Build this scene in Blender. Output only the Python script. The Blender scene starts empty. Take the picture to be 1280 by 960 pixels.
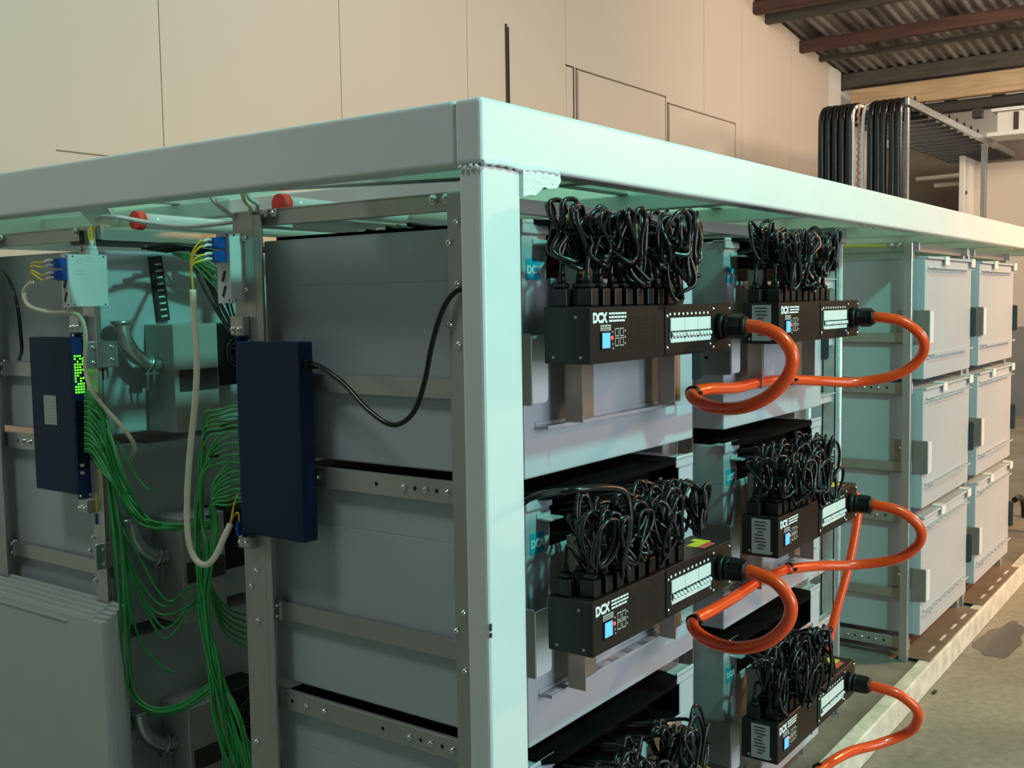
import bpy, bmesh, math, random
from mathutils import Vector, Matrix
random.seed(7)
C = bpy.context.scene.collection
pi = math.pi

# ------------------------------------------------------------------ camera (solved from the photograph's vanishing lines)
F = 1321.28
CAM = Vector((-1.47755, -1.13097, 1.64390))
YAW, PITCH, ROLL = math.radians(36.01319), math.radians(-4.46707), math.radians(-0.90143)
def cam_axes():
    cy, sy, cp, sp = math.cos(YAW), math.sin(YAW), math.cos(PITCH), math.sin(PITCH)
    f = Vector((cy*cp, sy*cp, sp)); r = Vector((sy, -cy, 0)); u = r.cross(f)
    cr, sr = math.cos(ROLL), math.sin(ROLL)
    return cr*r + sr*u, -sr*r + cr*u, f
RX, UY, FZ = cam_axes()
def ray(px, py): return RX*((px-640)/F) + UY*((480-py)/F) + FZ
def at(px, py, axis, val):
    """layout aid: the point of the plane axis=val seen at a pixel of the photograph"""
    d = ray(px, py); i = 'xyz'.index(axis); s = (val-CAM[i])/d[i]
    return CAM + d*s

cam = bpy.data.objects.new('camera', bpy.data.cameras.new('camera')); C.objects.link(cam)
m = Matrix((RX, UY, -FZ)).transposed().to_4x4(); m.translation = CAM
cam.matrix_world = m
cam.data.sensor_width = 36; cam.data.lens = F/1280*36; cam.data.clip_start = .02
bpy.context.scene.camera = cam

# ------------------------------------------------------------------ materials
def mat(name, col, rough=.5, metal=0, noise=0, nscale=8, bump=0, bscale=60, spec=.5, stretch=None, col2=None, coat=0):
    m = bpy.data.materials.new(name); m.use_nodes = True
    nt = m.node_tree; b = nt.nodes['Principled BSDF']
    b.inputs['Base Color'].default_value = (*col, 1); b.inputs['Roughness'].default_value = rough
    b.inputs['Metallic'].default_value = metal; b.inputs['Specular IOR Level'].default_value = spec
    b.inputs['Coat Weight'].default_value = coat
    if noise or bump:
        tc = nt.nodes.new('ShaderNodeTexCoord'); mp = nt.nodes.new('ShaderNodeMapping')
        nt.links.new(tc.outputs['Object'], mp.inputs['Vector'])
        if stretch: mp.inputs['Scale'].default_value = stretch
    if noise:
        n = nt.nodes.new('ShaderNodeTexNoise'); n.inputs['Scale'].default_value = nscale; n.inputs['Detail'].default_value = 6
        nt.links.new(mp.outputs[0], n.inputs['Vector'])
        mx = nt.nodes.new('ShaderNodeMix'); mx.data_type = 'RGBA'
        c2 = col2 if col2 else tuple(c*(1-noise) for c in col)
        mx.inputs[6].default_value = (*col, 1); mx.inputs[7].default_value = (*c2, 1)
        rp = nt.nodes.new('ShaderNodeValToRGB'); rp.color_ramp.elements[0].position = .35; rp.color_ramp.elements[1].position = .7
        nt.links.new(n.outputs['Fac'], rp.inputs[0]); nt.links.new(rp.outputs[0], mx.inputs[0])
        nt.links.new(mx.outputs[2], b.inputs['Base Color'])
    if bump:
        n2 = nt.nodes.new('ShaderNodeTexNoise'); n2.inputs['Scale'].default_value = bscale; n2.inputs['Detail'].default_value = 4
        nt.links.new(mp.outputs[0], n2.inputs['Vector'])
        bp = nt.nodes.new('ShaderNodeBump'); bp.inputs['Strength'].default_value = bump; bp.inputs['Distance'].default_value = .01
        nt.links.new(n2.outputs['Fac'], bp.inputs['Height']); nt.links.new(bp.outputs[0], b.inputs['Normal'])
    return m
def emis(name, col, s):
    m = mat(name, col, .4); b = m.node_tree.nodes['Principled BSDF']
    b.inputs['Emission Color'].default_value = (*col, 1); b.inputs['Emission Strength'].default_value = s
    return m
M = {}
M['paint'] = mat('white_frame_paint', (.78, .80, .78), .38, noise=.05, nscale=4)
M['weld'] = mat('rough_white_paint', (.80, .82, .80), .5, bump=.3, bscale=70)
M['case'] = mat('blue_grey_enamel', (.46, .50, .54), .36, noise=.05, nscale=3)
M['caseside'] = M['case']
M['steel'] = mat('stainless_steel', (.50, .48, .46), .36, .62, noise=.15, nscale=3, stretch=(1, 1, .3))
M['dullsteel'] = mat('dull_stainless_strap', (.42, .36, .30), .5, .85, noise=.25, nscale=9)
M['galv'] = mat('galvanised_steel', (.62, .65, .66), .33, .95, noise=.2, nscale=25)
M['ladder'] = mat('galvanised_ladder_steel', (.62, .66, .67), .38, .3, noise=.2, nscale=25)
M['bolt'] = mat('bright_bolt_steel', (.75, .76, .76), .2, 1)
M['zinc'] = mat('bright_zinc_tab', (.80, .83, .85), .45, .25)
M['black'] = mat('black_plastic', (.006, .006, .0065), .45, spec=.35)
M['cable'] = mat('black_cable_rubber', (.008, .008, .009), .27)
M['lid'] = mat('black_rubber_lid', (.003, .0033, .0036), .75, spec=.06)
M['pdu'] = mat('black_coated_steel', (.010, .0085, .007), .42, noise=.2, nscale=6, spec=.35)
M['orange'] = mat('orange_cable_sheath', (.95, .075, .008), .30, coat=.3)
M['green'] = mat('green_cable_sheath', (.03, .33, .075), .36)
M['navy'] = mat('navy_switch_enamel', (.005, .020, .06), .5, spec=.25)
M['navyface'] = mat('navy_front_panel', (.008, .03, .14), .35)
M['cream'] = mat('cream_fibre_sheath', (.72, .68, .50), .45)
M['greycab'] = mat('grey_cable_sheath', (.55, .56, .54), .45)
M['yellow'] = mat('yellow_fibre_sheath', (.85, .65, .03), .4)
M['bluecon'] = mat('blue_connector_plastic', (.004, .075, .36), .35)
M['whitep'] = mat('white_plastic', (.80, .80, .78), .4)
M['box'] = mat('pale_grey_box_enamel', (.70, .72, .74), .4)
M['breaker'] = mat('white_breaker_plastic', (.72, .76, .74), .45)
M['cyan'] = mat('cyan_sticker', (.02, .42, .62), .5)
M['white'] = mat('white_print', (.85, .85, .85), .6)
M['dim'] = mat('grey_print', (.45, .42, .38), .6)
M['label'] = mat('silver_rating_label', (.48, .48, .48), .45, .3)
M['warny'] = mat('yellow_sticker', (.85, .70, .02), .5)
M['warnr'] = mat('red_sticker', (.75, .10, .07), .5)
M['red'] = mat('red_foam_cap', (.72, .05, .03), .6, bump=.3, bscale=30)
M['screen'] = emis('lit_blue_screen', (.10, .38, .85), .9)
M['redled'] = emis('lit_red_lamp', (1, .06, .04), 3)
M['greenled'] = emis('lit_green_lamp', (.18, 1, .03), 1.3)
M['panel'] = mat('grey_green_panel', (.56, .60, .56), .5, noise=.06, nscale=5)
M['wood'] = mat('pale_pine', (.62, .44, .25), .65, noise=.35, nscale=3, stretch=(6, .6, 6))
M['darkwood'] = mat('dark_old_timber', (.10, .085, .07), .8, noise=.4, nscale=4, stretch=(6, .6, 6))
M['redwood'] = mat('red_brown_timber', (.115, .05, .04), .75, noise=.45, nscale=4, stretch=(6, .6, 6))
M['rust'] = mat('weathered_corrugated_iron', (.40, .38, .36), .6, .15, noise=.6, nscale=1.5, stretch=(.4, 2.5, 1), col2=(.055, .045, .04))
M['board'] = mat('pale_wall_board', (.75, .72, .67), .6)
M['brownplate'] = mat('brown_stained_steel_plate', (.26, .19, .14), .5, .3, noise=.2, nscale=6)
M['creamsill'] = mat('scuffed_cream_paint', (.74, .72, .62), .5, noise=.35, nscale=14, bump=.2)
M['clear'] = None
M['seam'] = mat('dark_seam', (.06, .045, .035), .9)
M['joint'] = mat('brown_joint', (.22, .165, .125), .9)
M['ear'] = mat('dull_steel_ear', (.36, .35, .33), .5, .8)
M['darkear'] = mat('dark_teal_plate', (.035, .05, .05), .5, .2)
M['darksteel'] = mat('dark_steel_section', (.07, .065, .06), .55, .5)
M['copper'] = mat('tan_light_fitting', (.72, .55, .38), .5)

def film():
    m = bpy.data.materials.new('translucent_roof_sheet'); m.use_nodes = True; nt = m.node_tree
    for n in list(nt.nodes): nt.nodes.remove(n)
    o = nt.nodes.new('ShaderNodeOutputMaterial')
    tr = nt.nodes.new('ShaderNodeBsdfTransparent'); tr.inputs[0].default_value = (.92, 1, .96, 1)
    tl = nt.nodes.new('ShaderNodeBsdfTranslucent'); tl.inputs[0].default_value = (.66, .92, .80, 1)
    df = nt.nodes.new('ShaderNodeBsdfPrincipled'); df.inputs['Base Color'].default_value = (.72, .78, .75, 1); df.inputs['Roughness'].default_value = .3
    a = nt.nodes.new('ShaderNodeMixShader'); a.inputs[0].default_value = .25
    b = nt.nodes.new('ShaderNodeMixShader'); b.inputs[0].default_value = .18
    nt.links.new(tl.outputs[0], a.inputs[1]); nt.links.new(df.outputs[0], a.inputs[2])
    nt.links.new(a.outputs[0], b.inputs[1]); nt.links.new(tr.outputs[0], b.inputs[2])
    nt.links.new(b.outputs[0], o.inputs[0])
    return m
M['film'] = film()
def clearwrap():
    m = bpy.data.materials.new('clear_plastic_wrap'); m.use_nodes = True; nt = m.node_tree
    for n in list(nt.nodes): nt.nodes.remove(n)
    o = nt.nodes.new('ShaderNodeOutputMaterial')
    tr = nt.nodes.new('ShaderNodeBsdfTransparent')
    p = nt.nodes.new('ShaderNodeBsdfPrincipled'); p.inputs['Base Color'].default_value = (.75, .75, .70, 1); p.inputs['Roughness'].default_value = .15
    a = nt.nodes.new('ShaderNodeMixShader'); a.inputs[0].default_value = .7
    nt.links.new(tr.outputs[0], a.inputs[1]); nt.links.new(p.outputs[0], a.inputs[2]); nt.links.new(a.outputs[0], o.inputs[0])
    return m
M['clear'] = clearwrap()
def wallmat():
    m = mat('tan_painted_board', (.66, .555, .46), .55, noise=.05, nscale=.5, bump=.05, bscale=25)
    return m
M['wall'] = wallmat()
def floormat():
    m = mat('worn_concrete', (.33, .30, .24), .6, noise=.35, nscale=1.6, bump=.25, bscale=40)
    nt = m.node_tree; b = nt.nodes['Principled BSDF']
    src = b.inputs['Base Color'].links[0].from_socket
    tc = nt.nodes.new('ShaderNodeTexCoord')
    n = nt.nodes.new('ShaderNodeTexNoise'); n.inputs['Scale'].default_value = 28; n.inputs['Detail'].default_value = 8
    nt.links.new(tc.outputs['Object'], n.inputs['Vector'])
    mx = nt.nodes.new('ShaderNodeMix'); mx.data_type = 'RGBA'; mx.blend_type = 'MULTIPLY'; mx.inputs[0].default_value = .5
    rp = nt.nodes.new('ShaderNodeValToRGB'); rp.color_ramp.elements[0].position = .3; rp.color_ramp.elements[1].position = .7
    rp.color_ramp.elements[0].color = (.55, .55, .55, 1); rp.color_ramp.elements[1].color = (1.15, 1.15, 1.1, 1)
    nt.links.new(n.outputs['Fac'], rp.inputs[0]); nt.links.new(src, mx.inputs[6]); nt.links.new(rp.outputs[0], mx.inputs[7])
    nt.links.new(mx.outputs[2], b.inputs['Base Color'])
    return m
M['floor'] = floormat()
M['deck'] = mat('scuffed_skid_floor', (.24, .215, .18), .6, noise=.5, nscale=5, bump=.3, bscale=30)
M['stain'] = mat('wet_floor_patch', (.085, .075, .06), .22, noise=.3, nscale=10)

# ------------------------------------------------------------------ mesh builder
WL = {}
def wloc(o):
    return WL.get(o.name, Vector((0, 0, 0))) if o else Vector((0, 0, 0))
class MB:
    def __init__(s): s.bm = bmesh.new()
    def box(s, x0, x1, y0, y1, z0, z1, bv=0, seg=1, rot=None, piv=None):
        r = bmesh.ops.create_cube(s.bm, size=1)
        vs = r['verts']
        c = Vector(((x0+x1)/2, (y0+y1)/2, (z0+z1)/2)); d = (abs(x1-x0), abs(y1-y0), abs(z1-z0))
        for v in vs: v.co = Vector((v.co.x*d[0], v.co.y*d[1], v.co.z*d[2])) + c
        if bv:
            es = list({e for v in vs for e in v.link_edges})
            rr = bmesh.ops.bevel(s.bm, geom=es, offset=min(bv, min(d)*.45), segments=seg, affect='EDGES', profile=.5)
            vs = list({v for f in rr['faces'] for v in f.verts} | {v for v in vs if v.is_valid})
        if rot is not None:
            p = Vector(piv) if piv else c
            for v in vs: v.co = rot @ (v.co-p) + p
        return s
    def cyl(s, p0, p1, r0, r1=None, n=16, cap=True, smooth=True):
        r1 = r0 if r1 is None else r1
        p0, p1 = Vector(p0), Vector(p1); d = (p1-p0).normalized()
        a = d.orthogonal().normalized(); b = d.cross(a)
        A = [s.bm.verts.new(p0+(a*math.cos(2*pi*i/n)+b*math.sin(2*pi*i/n))*r0) for i in range(n)]
        B = [s.bm.verts.new(p1+(a*math.cos(2*pi*i/n)+b*math.sin(2*pi*i/n))*r1) for i in range(n)]
        for i in range(n):
            f = s.bm.faces.new((A[i], A[(i+1) % n], B[(i+1) % n], B[i])); f.smooth = smooth
        if cap: s.bm.faces.new(A[::-1]); s.bm.faces.new(B)
        return s
    def dome(s, p, d, r, h=.6, n=12):
        p, d = Vector(p), Vector(d).normalized(); prev = None
        a = d.orthogonal().normalized(); b = d.cross(a)
        for k in range(4):
            t = k/4*pi/2
            ring = [s.bm.verts.new(p+(a*math.cos(2*pi*i/n)+b*math.sin(2*pi*i/n))*r*math.cos(t)+d*r*h*math.sin(t)) for i in range(n)]
            if prev:
                for i in range(n):
                    f = s.bm.faces.new((prev[i], prev[(i+1) % n], ring[(i+1) % n], ring[i])); f.smooth = True
            prev = ring
        top = s.bm.verts.new(p+d*r*h)
        for i in range(n):
            f = s.bm.faces.new((prev[i], prev[(i+1) % n], top)); f.smooth = True
        return s
    def bolt(s, p, d, r=.007):
        p, d = Vector(p), Vector(d).normalized()
        s.cyl(p, p+d*.003, r*1.25, n=14, smooth=False); s.dome(p+d*.003, d, r, .9)
        return s
    def tube(s, pts, r, n=10, sub=8, smooth=True, cap=True):
        P = [Vector(p) for p in pts]
        if sub > 1 and len(P) > 2:
            Q = []
            for i in range(len(P)-1):
                p0 = P[i-1] if i else P[0]*2-P[1]; p1, p2 = P[i], P[i+1]
                p3 = P[i+2] if i+2 < len(P) else P[-1]*2-P[-2]
                for k in range(sub):
                    t = k/sub
                    Q.append(.5*((2*p1)+(p2-p0)*t+(2*p0-5*p1+4*p2-p3)*t*t+(3*p1-p0-3*p2+p3)*t*t*t))
            Q.append(P[-1]); P = Q
        T = [(P[min(i+1, len(P)-1)]-P[max(i-1, 0)]).normalized() for i in range(len(P))]
        a = T[0].orthogonal().normalized(); rings = []
        for i, p in enumerate(P):
            a = (a - T[i]*a.dot(T[i])).normalized(); b = T[i].cross(a)
            rr = r(i/(len(P)-1)) if callable(r) else r
            rings.append([s.bm.verts.new(p+(a*math.cos(2*pi*k/n)+b*math.sin(2*pi*k/n))*rr) for k in range(n)])
        for A, B in zip(rings, rings[1:]):
            for k in range(n):
                f = s.bm.faces.new((A[k], A[(k+1) % n], B[(k+1) % n], B[k])); f.smooth = smooth
        if cap: s.bm.faces.new(rings[0][::-1]); s.bm.faces.new(rings[-1])
        return s
    def prism(s, poly, axis, a0, a1):
        """extrude a polygon (list of 2-D points of the other two axes in x,y,z order) along axis"""
        def P(p, t):
            q = list(p); q.insert('xyz'.index(axis), t); return q
        A = [s.bm.verts.new(P(p, a0)) for p in poly]; B = [s.bm.verts.new(P(p, a1)) for p in poly]
        n = len(poly)
        for i in range(n): s.bm.faces.new((A[i], A[(i+1) % n], B[(i+1) % n], B[i]))
        s.bm.faces.new(A[::-1]); s.bm.faces.new(B)
        return s
    def build(s, name, material, parent=None, kind=None, label=None):
        bmesh.ops.recalc_face_normals(s.bm, faces=s.bm.faces)
        me = bpy.data.meshes.new(name); w = wloc(parent)
        if parent: bmesh.ops.translate(s.bm, verts=s.bm.verts, vec=-w)
        else: w = None
        if not parent and kind != 'structure' and len(s.bm.verts):
            xs = [v.co.x for v in s.bm.verts]; ys = [v.co.y for v in s.bm.verts]; zs = [v.co.z for v in s.bm.verts]
            w = Vector(((min(xs)+max(xs))/2, (min(ys)+max(ys))/2, min(zs)))
            bmesh.ops.translate(s.bm, verts=s.bm.verts, vec=-w)
        s.bm.to_mesh(me); s.bm.free()
        me.materials.append(material)
        o = bpy.data.objects.new(name, me); C.objects.link(o)
        if parent:
            o.parent = parent; WL[o.name] = wloc(parent)
        elif w is not None:
            o.location = w; WL[o.name] = w
        if kind: o['kind'] = kind
        if label: o['label'] = label
        return o
def tag(o, label, cat, group=None, kind=None):
    o['label'] = label; o['category'] = cat
    if group: o['group'] = group
    if kind: o['kind'] = kind
    return o
def thing(name, label, cat, loc, group=None):
    o = bpy.data.objects.new(name, None); C.objects.link(o); o.empty_display_size = .05
    o.location = loc; WL[o.name] = Vector(loc)
    return tag(o, label, cat, group)
def dup(root, loc, label=None, group=None, drop=()):
    r = root.copy(); C.objects.link(r); r.location = loc
    if label: r['label'] = label
    if group: r['group'] = group
    WL[r.name] = Vector(loc)
    for ch in list(root.children):
        if ch.name.split('.')[0] in drop: continue
        c = ch.copy(); C.objects.link(c); c.parent = r
        for g in ch.children:
            d = g.copy(); C.objects.link(d); d.parent = c
    return r
def bolts(pts, d, r, parent, name='bolt', material=None, flat=None):
    """one small part per bolt, sharing one mesh"""
    first = None
    for p in pts:
        if first is None:
            b = MB(); first = b
            if flat: b.dome((0, 0, 0), d, r, flat)
            else: b.bolt((0, 0, 0), d, r)
            bmesh.ops.recalc_face_normals(b.bm, faces=b.bm.faces)
            me = bpy.data.meshes.new(name); b.bm.to_mesh(me); b.bm.free(); me.materials.append(material or M['bolt'])
        o = bpy.data.objects.new(name, me); C.objects.link(o); o.parent = parent; o.location = Vector(p)-wloc(parent)
def struct(b, name, material): return b.build(name, material, None, 'structure')
def text_mesh(body, size, depth, bold=0.0):
    cu = bpy.data.curves.new('text', 'FONT'); cu.body = body; cu.size = size; cu.extrude = depth; cu.offset = bold
    o = bpy.data.objects.new('text', cu); C.objects.link(o)
    dg = bpy.context.evaluated_depsgraph_get()
    me = bpy.data.meshes.new_from_object(o.evaluated_get(dg))
    bpy.data.objects.remove(o); bpy.data.curves.remove(cu)
    return me
def text_on_front(name, body, x, y, z, size, material, parent, bold=0., sx=1.):
    """text standing on a face that looks towards -Y; x,z = its lower left corner"""
    me = text_mesh(body, size, .0003, bold)
    for v in me.vertices: v.co = Vector((v.co.x*sx, -v.co.z, v.co.y)) + Vector((x, y, z)) - wloc(parent)
    me.materials.clear(); me.materials.append(material)
    o = bpy.data.objects.new(name, me); C.objects.link(o); o.parent = parent; WL[o.name] = wloc(parent)
    return o

# ================================================================== SETTING
WY = 4.0           # tan wall
def roofz(x): return 5.14-.118*(x-10.6)
b = MB()
b.box(-14, 22, -14, WY, -.05, 0)
struct(b, 'floor', M['floor'])
# tan wall made of tall boards with fine gaps; top follows the roof slope
seams = [-8] + [at(px, 60, 'y', WY).x for px in (200, 425, 584, 707, 880)] + [10.2, 11.7, 13.55]
b = MB()
for x0, x1 in zip(seams, seams[1:]):
    a0, a1 = x0+.003, x1-.003
    b.prism([(a0, 0), (a1, 0), (a1, roofz(a1)-.02), (a0, roofz(a0)-.02)], 'y', WY, WY+.05)
b.box(-8, 13.5, WY+.03, WY+.06, 0, 4.7)
wall = struct(b, 'wall_back', M['wall'])
# pale end strip of the wall and a low horizontal joint
b = MB(); b.box(13.1, 13.56, WY-.012, WY+.07, 0, 4.80); struct(b, 'trim_1', M['board'])
b = MB()
p, q = at(70, 187, 'y', WY), at(135, 195, 'y', WY)
b.box(p.x, q.x+.6, WY-.004, WY, p.z-.006, p.z); struct(b, 'trim_2', M['joint'])
# flush doors cut into the wall
def door(n, px0, px1, pyt):
    x0, x1 = at(px0, 150, 'y', WY).x, at(px1, 150, 'y', WY).x; zt = at(px0, pyt, 'y', WY).z
    b = MB(); b.box(x0+.03, x1-.03, WY-.012, WY+.01, .02, zt-.03); d = struct(b, 'door_%d' % n, M['wall'])
    b = MB()
    b.box(x0, x0+.016, WY-.006, WY+.01, 0, zt); b.box(x1-.016, x1, WY-.006, WY+.01, 0, zt); b.box(x0, x1, WY-.006, WY+.01, zt-.014, zt)
    b.build('door_gap', M['joint'], d)
    return x0, x1, zt
d1 = door(1, 720, 832, 85); d2 = door(2, 834, 919, 128)
b = MB()
p = at(716, 85, 'y', WY); b.box(p.x-.12, p.x+.012, WY-.006, WY, p.z, p.z+.012); b.box(p.x, p.x+.012, WY-.006, WY, p.z-1.2, p.z)
for px, t, bt in ((632, 30, 118),):
    p, q = at(px, t, 'y', WY), at(px, bt, 'y', WY)
    b.box(p.x-.011, p.x+.006, WY-.012, WY, q.z-.6, p.z); b.box(p.x+.022, p.x+.03, WY-.012, WY, q.z-.6, p.z-.02)
struct(b, 'trim_3', M['seam'])
# corrugated roof
b = MB()
XA, XB, n = -6, 13.75, 0
rows = []
ys = [-6+i*.022 for i in range(int((WY+6.3)/.022)+1)]
for x in (XA, 4, 8, 11, XB):
    rows.append([b.bm.verts.new((x, y, roofz(x)+.020*math.sin(y*2*pi/.132))) for y in ys])
for A, B in zip(rows, rows[1:]):
    for i in range(len(ys)-1):
        f = b.bm.faces.new((A[i], A[i+1], B[i+1], B[i])); f.smooth = True
struct(b, 'ceiling', M['rust'])
# purlins under the roof
def roof_hit(px, py, off):
    d = ray(px, py)
    s = (5.14+.118*10.6-off-CAM.z-.118*CAM.x)/(d.z+.118*d.x)
    return CAM+d*s
k = 4
for px, py, w, h, mt in ((1060, 6, .10, .14, 'darkwood'), (1150, 36, .09, .15, 'redwood'), (1190, 55, .06, .06, 'darkwood'), (965, 8, .12, .14, 'redwood')):
    p = roof_hit(px, py, .12); b = MB(); zc = roofz(p.x)-.04
    b.box(p.x-w/2, p.x+w/2, -8, WY, zc-h, zc, .008); struct(b, 'trim_%d' % k, M[mt]); k += 1
# eaves: dark beam, pine beam, steel gutter
p = at(1170, 78, 'x', 13.7); q = at(1170, 97, 'x', 13.7)
b = MB(); b.box(13.6, 13.8, -8, WY+.2, q.z, p.z, .01); struct(b, 'trim_8', M['darkwood'])
p = at(1170, 100, 'x', 13.62); q = at(1170, 126, 'x', 13.62)
b = MB(); b.box(13.55, 13.7, -8, WY-.15, q.z, p.z, .01); struct(b, 'trim_9', M['wood'])
p2 = at(1230, 122, 'x', 13.8); q2 = at(1230, 135, 'x', 13.8)
b = MB(); b.box(13.75, 13.95, -8, WY+.2, q2.z, p2.z, .01)
for i in range(18): b.box(13.78, 13.9, WY-.6*i-.9, WY-.6*i-.75, p2.z, p2.z+.09)
b.box(13.76, 13.9, at(1222, 140, 'x', 13.8).y-.06, at(1222, 140, 'x', 13.8).y+.06, q2.z-.12, q2.z)
struct(b, 'trim_10', M['darksteel'])
# far wall beyond the eaves: pale boards above, darker plank below
b = MB(); b.box(15.2, 15.3, -9, 6, 3.9, 5.2); struct(b, 'wall_far', M['board'])
b = MB(); b.box(15.21, 15.31, -9, 6, 0, 3.9); struct(b, 'wall_right', mat('dim_brown_wall', (.20, .16, .12), .8, noise=.4, nscale=1))
b = MB(); b.box(13.56, 15.3, WY+.06, WY+.16, 0, 5); struct(b, 'wall_left', M['board'])
# wet patches on the concrete (flat marks of their own shape)
def blob(cx, cy, pts, seed):
    rnd = random.Random(seed); b = MB(); n = 30; vs = []
    for i in range(n):
        a = 2*pi*i/n; r = 1+.14*math.sin(3*a+seed)+.07*math.sin(7*a)+rnd.uniform(-.05, .05)
        vs.append(b.bm.verts.new((cx+pts[0]*r*math.cos(a), cy+pts[1]*r*math.sin(a), .0015)))
    b.bm.faces.new(vs); return b
p = at(1252, 800, 'z', 0); b = blob(p.x, p.y, (.30, .09), 2)
tag(b.build('water_stain', M['stain']), 'dark wet stain on the concrete beside the cream sill', 'stain', 'wet stains on the floor')
p = at(1222, 782, 'z', 0); b = blob(p.x, p.y, (.12, .035), 5)
tag(b.build('water_stain', M['stain']), 'smaller wet streak hugging the foot of the cream sill', 'stain', 'wet stains on the floor')
p = at(1168, 866, 'z', 0); b = MB(); b.box(p.x-.02, p.x+.02, p.y-.007, p.y+.007, 0, .008, .003)
tag(b.build('debris_chip', M['black']), 'small black chip lying alone on the concrete floor', 'chip')

# ================================================================== SKID FRAME
H, HB = 2.0, 1.885
LX, LY = 6.06, 2.36
sk = thing('skid_frame', 'long white painted steel frame with open sides around the racks', 'frame', (0, 0, 0))
def beam(n, *a, mt='paint', bv=.008):
    bb = MB(); bb.box(*a, bv, 3); return bb.build(n, M[mt], sk)
beam('top_beam', 0, LX, 0, .06, HB, H)
beam('top_beam', 0, .06, .0605, LY, HB, H)
beam('top_beam', .0605, LX, LY-.06, LY, HB, H)
beam('top_beam', LX-.06, LX, .0605, LY-.06, HB, H)
beam('corner_post', .003, .12, .003, .056, .0, HB-.001)
beam('corner_post', .003, .12, LY-.055, LY-.003, .0, HB-.001)
beam('corner_post', LX-.12, LX-.003, .003, .056, .0, HB-.001)
beam('sill', .12, LX, 0, .06, 0, .108, mt='creamsill')
beam('sill', 0, .06, .06, LY-.06, 0, .108)
beam('sill', .12, LX, LY-.06, LY, 0, .108)
# weld gusset at the head of the post
bb = MB(); bb.prism([(.118, HB+.004), (.24, HB+.004), (.243, HB-.012), (.232, HB-.026), (.205, HB-.03), (.185, HB-.028), (.158, HB-.045), (.14, HB-.046), (.118, HB-.05)], 'y', -.004, .03)
bb.tube([(.0, -.001, HB+.001), (.06, -.002, HB+.003), (.12, -.001, HB), (.18, -.003, HB+.003), (.235, -.003, HB+.002)], lambda t: .0045+.0018*math.sin(t*60), 8)
for i in range(4): bb.dome((-.001, .012+i*.012, HB-.006+.002*(i % 2)), (-1, 0, 0), .005)
for i in range(5): bb.dome((.15+.016*i, -.004, HB-.03+.01*(i % 3)), (0, -1, 0), .0025)
bb.build('gusset', M['weld'], sk)
bb = MB()
bb.box(.001, .006, -.0005, .0035, 1.052, 1.066, .001); bb.box(.001, .006, -.0005, .0035, 1.04, 1.049, .001)
bb.build('chipped_paint', M['seam'], sk)
# cross members, lengthwise stringers and translucent sheets of the roof
for x in (.53, 1.26, 1.9, 2.55, 3.3, 4.1, 4.9, 5.6): beam('cross_member', x, x+.045, .0605, LY-.0605, 1.902, 1.95, bv=.004)
for y in (.425, 1.55): beam('stringer', .0605, LX-.0605, y, y+.045, 1.9505, 1.98, bv=.003)
bb = MB()
bb.prism([(.0605, 1.0), (.34, .0605), (.42, .0605), (.0605, 1.15)], 'z', 1.905, 1.925)
bb.build('corner_brace', M['paint'], sk)
bb = MB(); bb.prism([(.0605, 1.35), (.5, 1.95), (.56, 1.9), (.0605, 1.22)], 'z', 1.905, 1.925); bb.build('corner_brace', M['paint'], sk)
xs = [.065, 1.255, 2.54, 4.09, LX-.07]
for x0, x1 in zip(xs, xs[1:]):
    bb = MB()
    if x0 < .1:
        bb.box(x0+.002, x1-.002, .062, .42, 1.981, 1.985); bb.box(.66, x1-.002, .42, .98, 1.981, 1.985)
    else: bb.box(x0+.002, x1-.002, .062, .98, 1.981, 1.985)
    bb.build('roof_sheet', M['film'], sk)
    bb = MB(); bb.box(x0+.002, x1-.002, 1.32, LY-.062, 1.981, 1.985); bb.build('roof_sheet', M['film'], sk)
bb = MB(); bb.box(.0605, LX-.06, .0605, LY-.0605, .05, .096); bb.build('deck', M['deck'], sk)
bb = MB()
for x in (2.17, 2.30, 4.65): bb.dome((x, .03, HB), (0, 0, -1), .012)
bb.build('beam_bolt', M['bolt'], sk)

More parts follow.
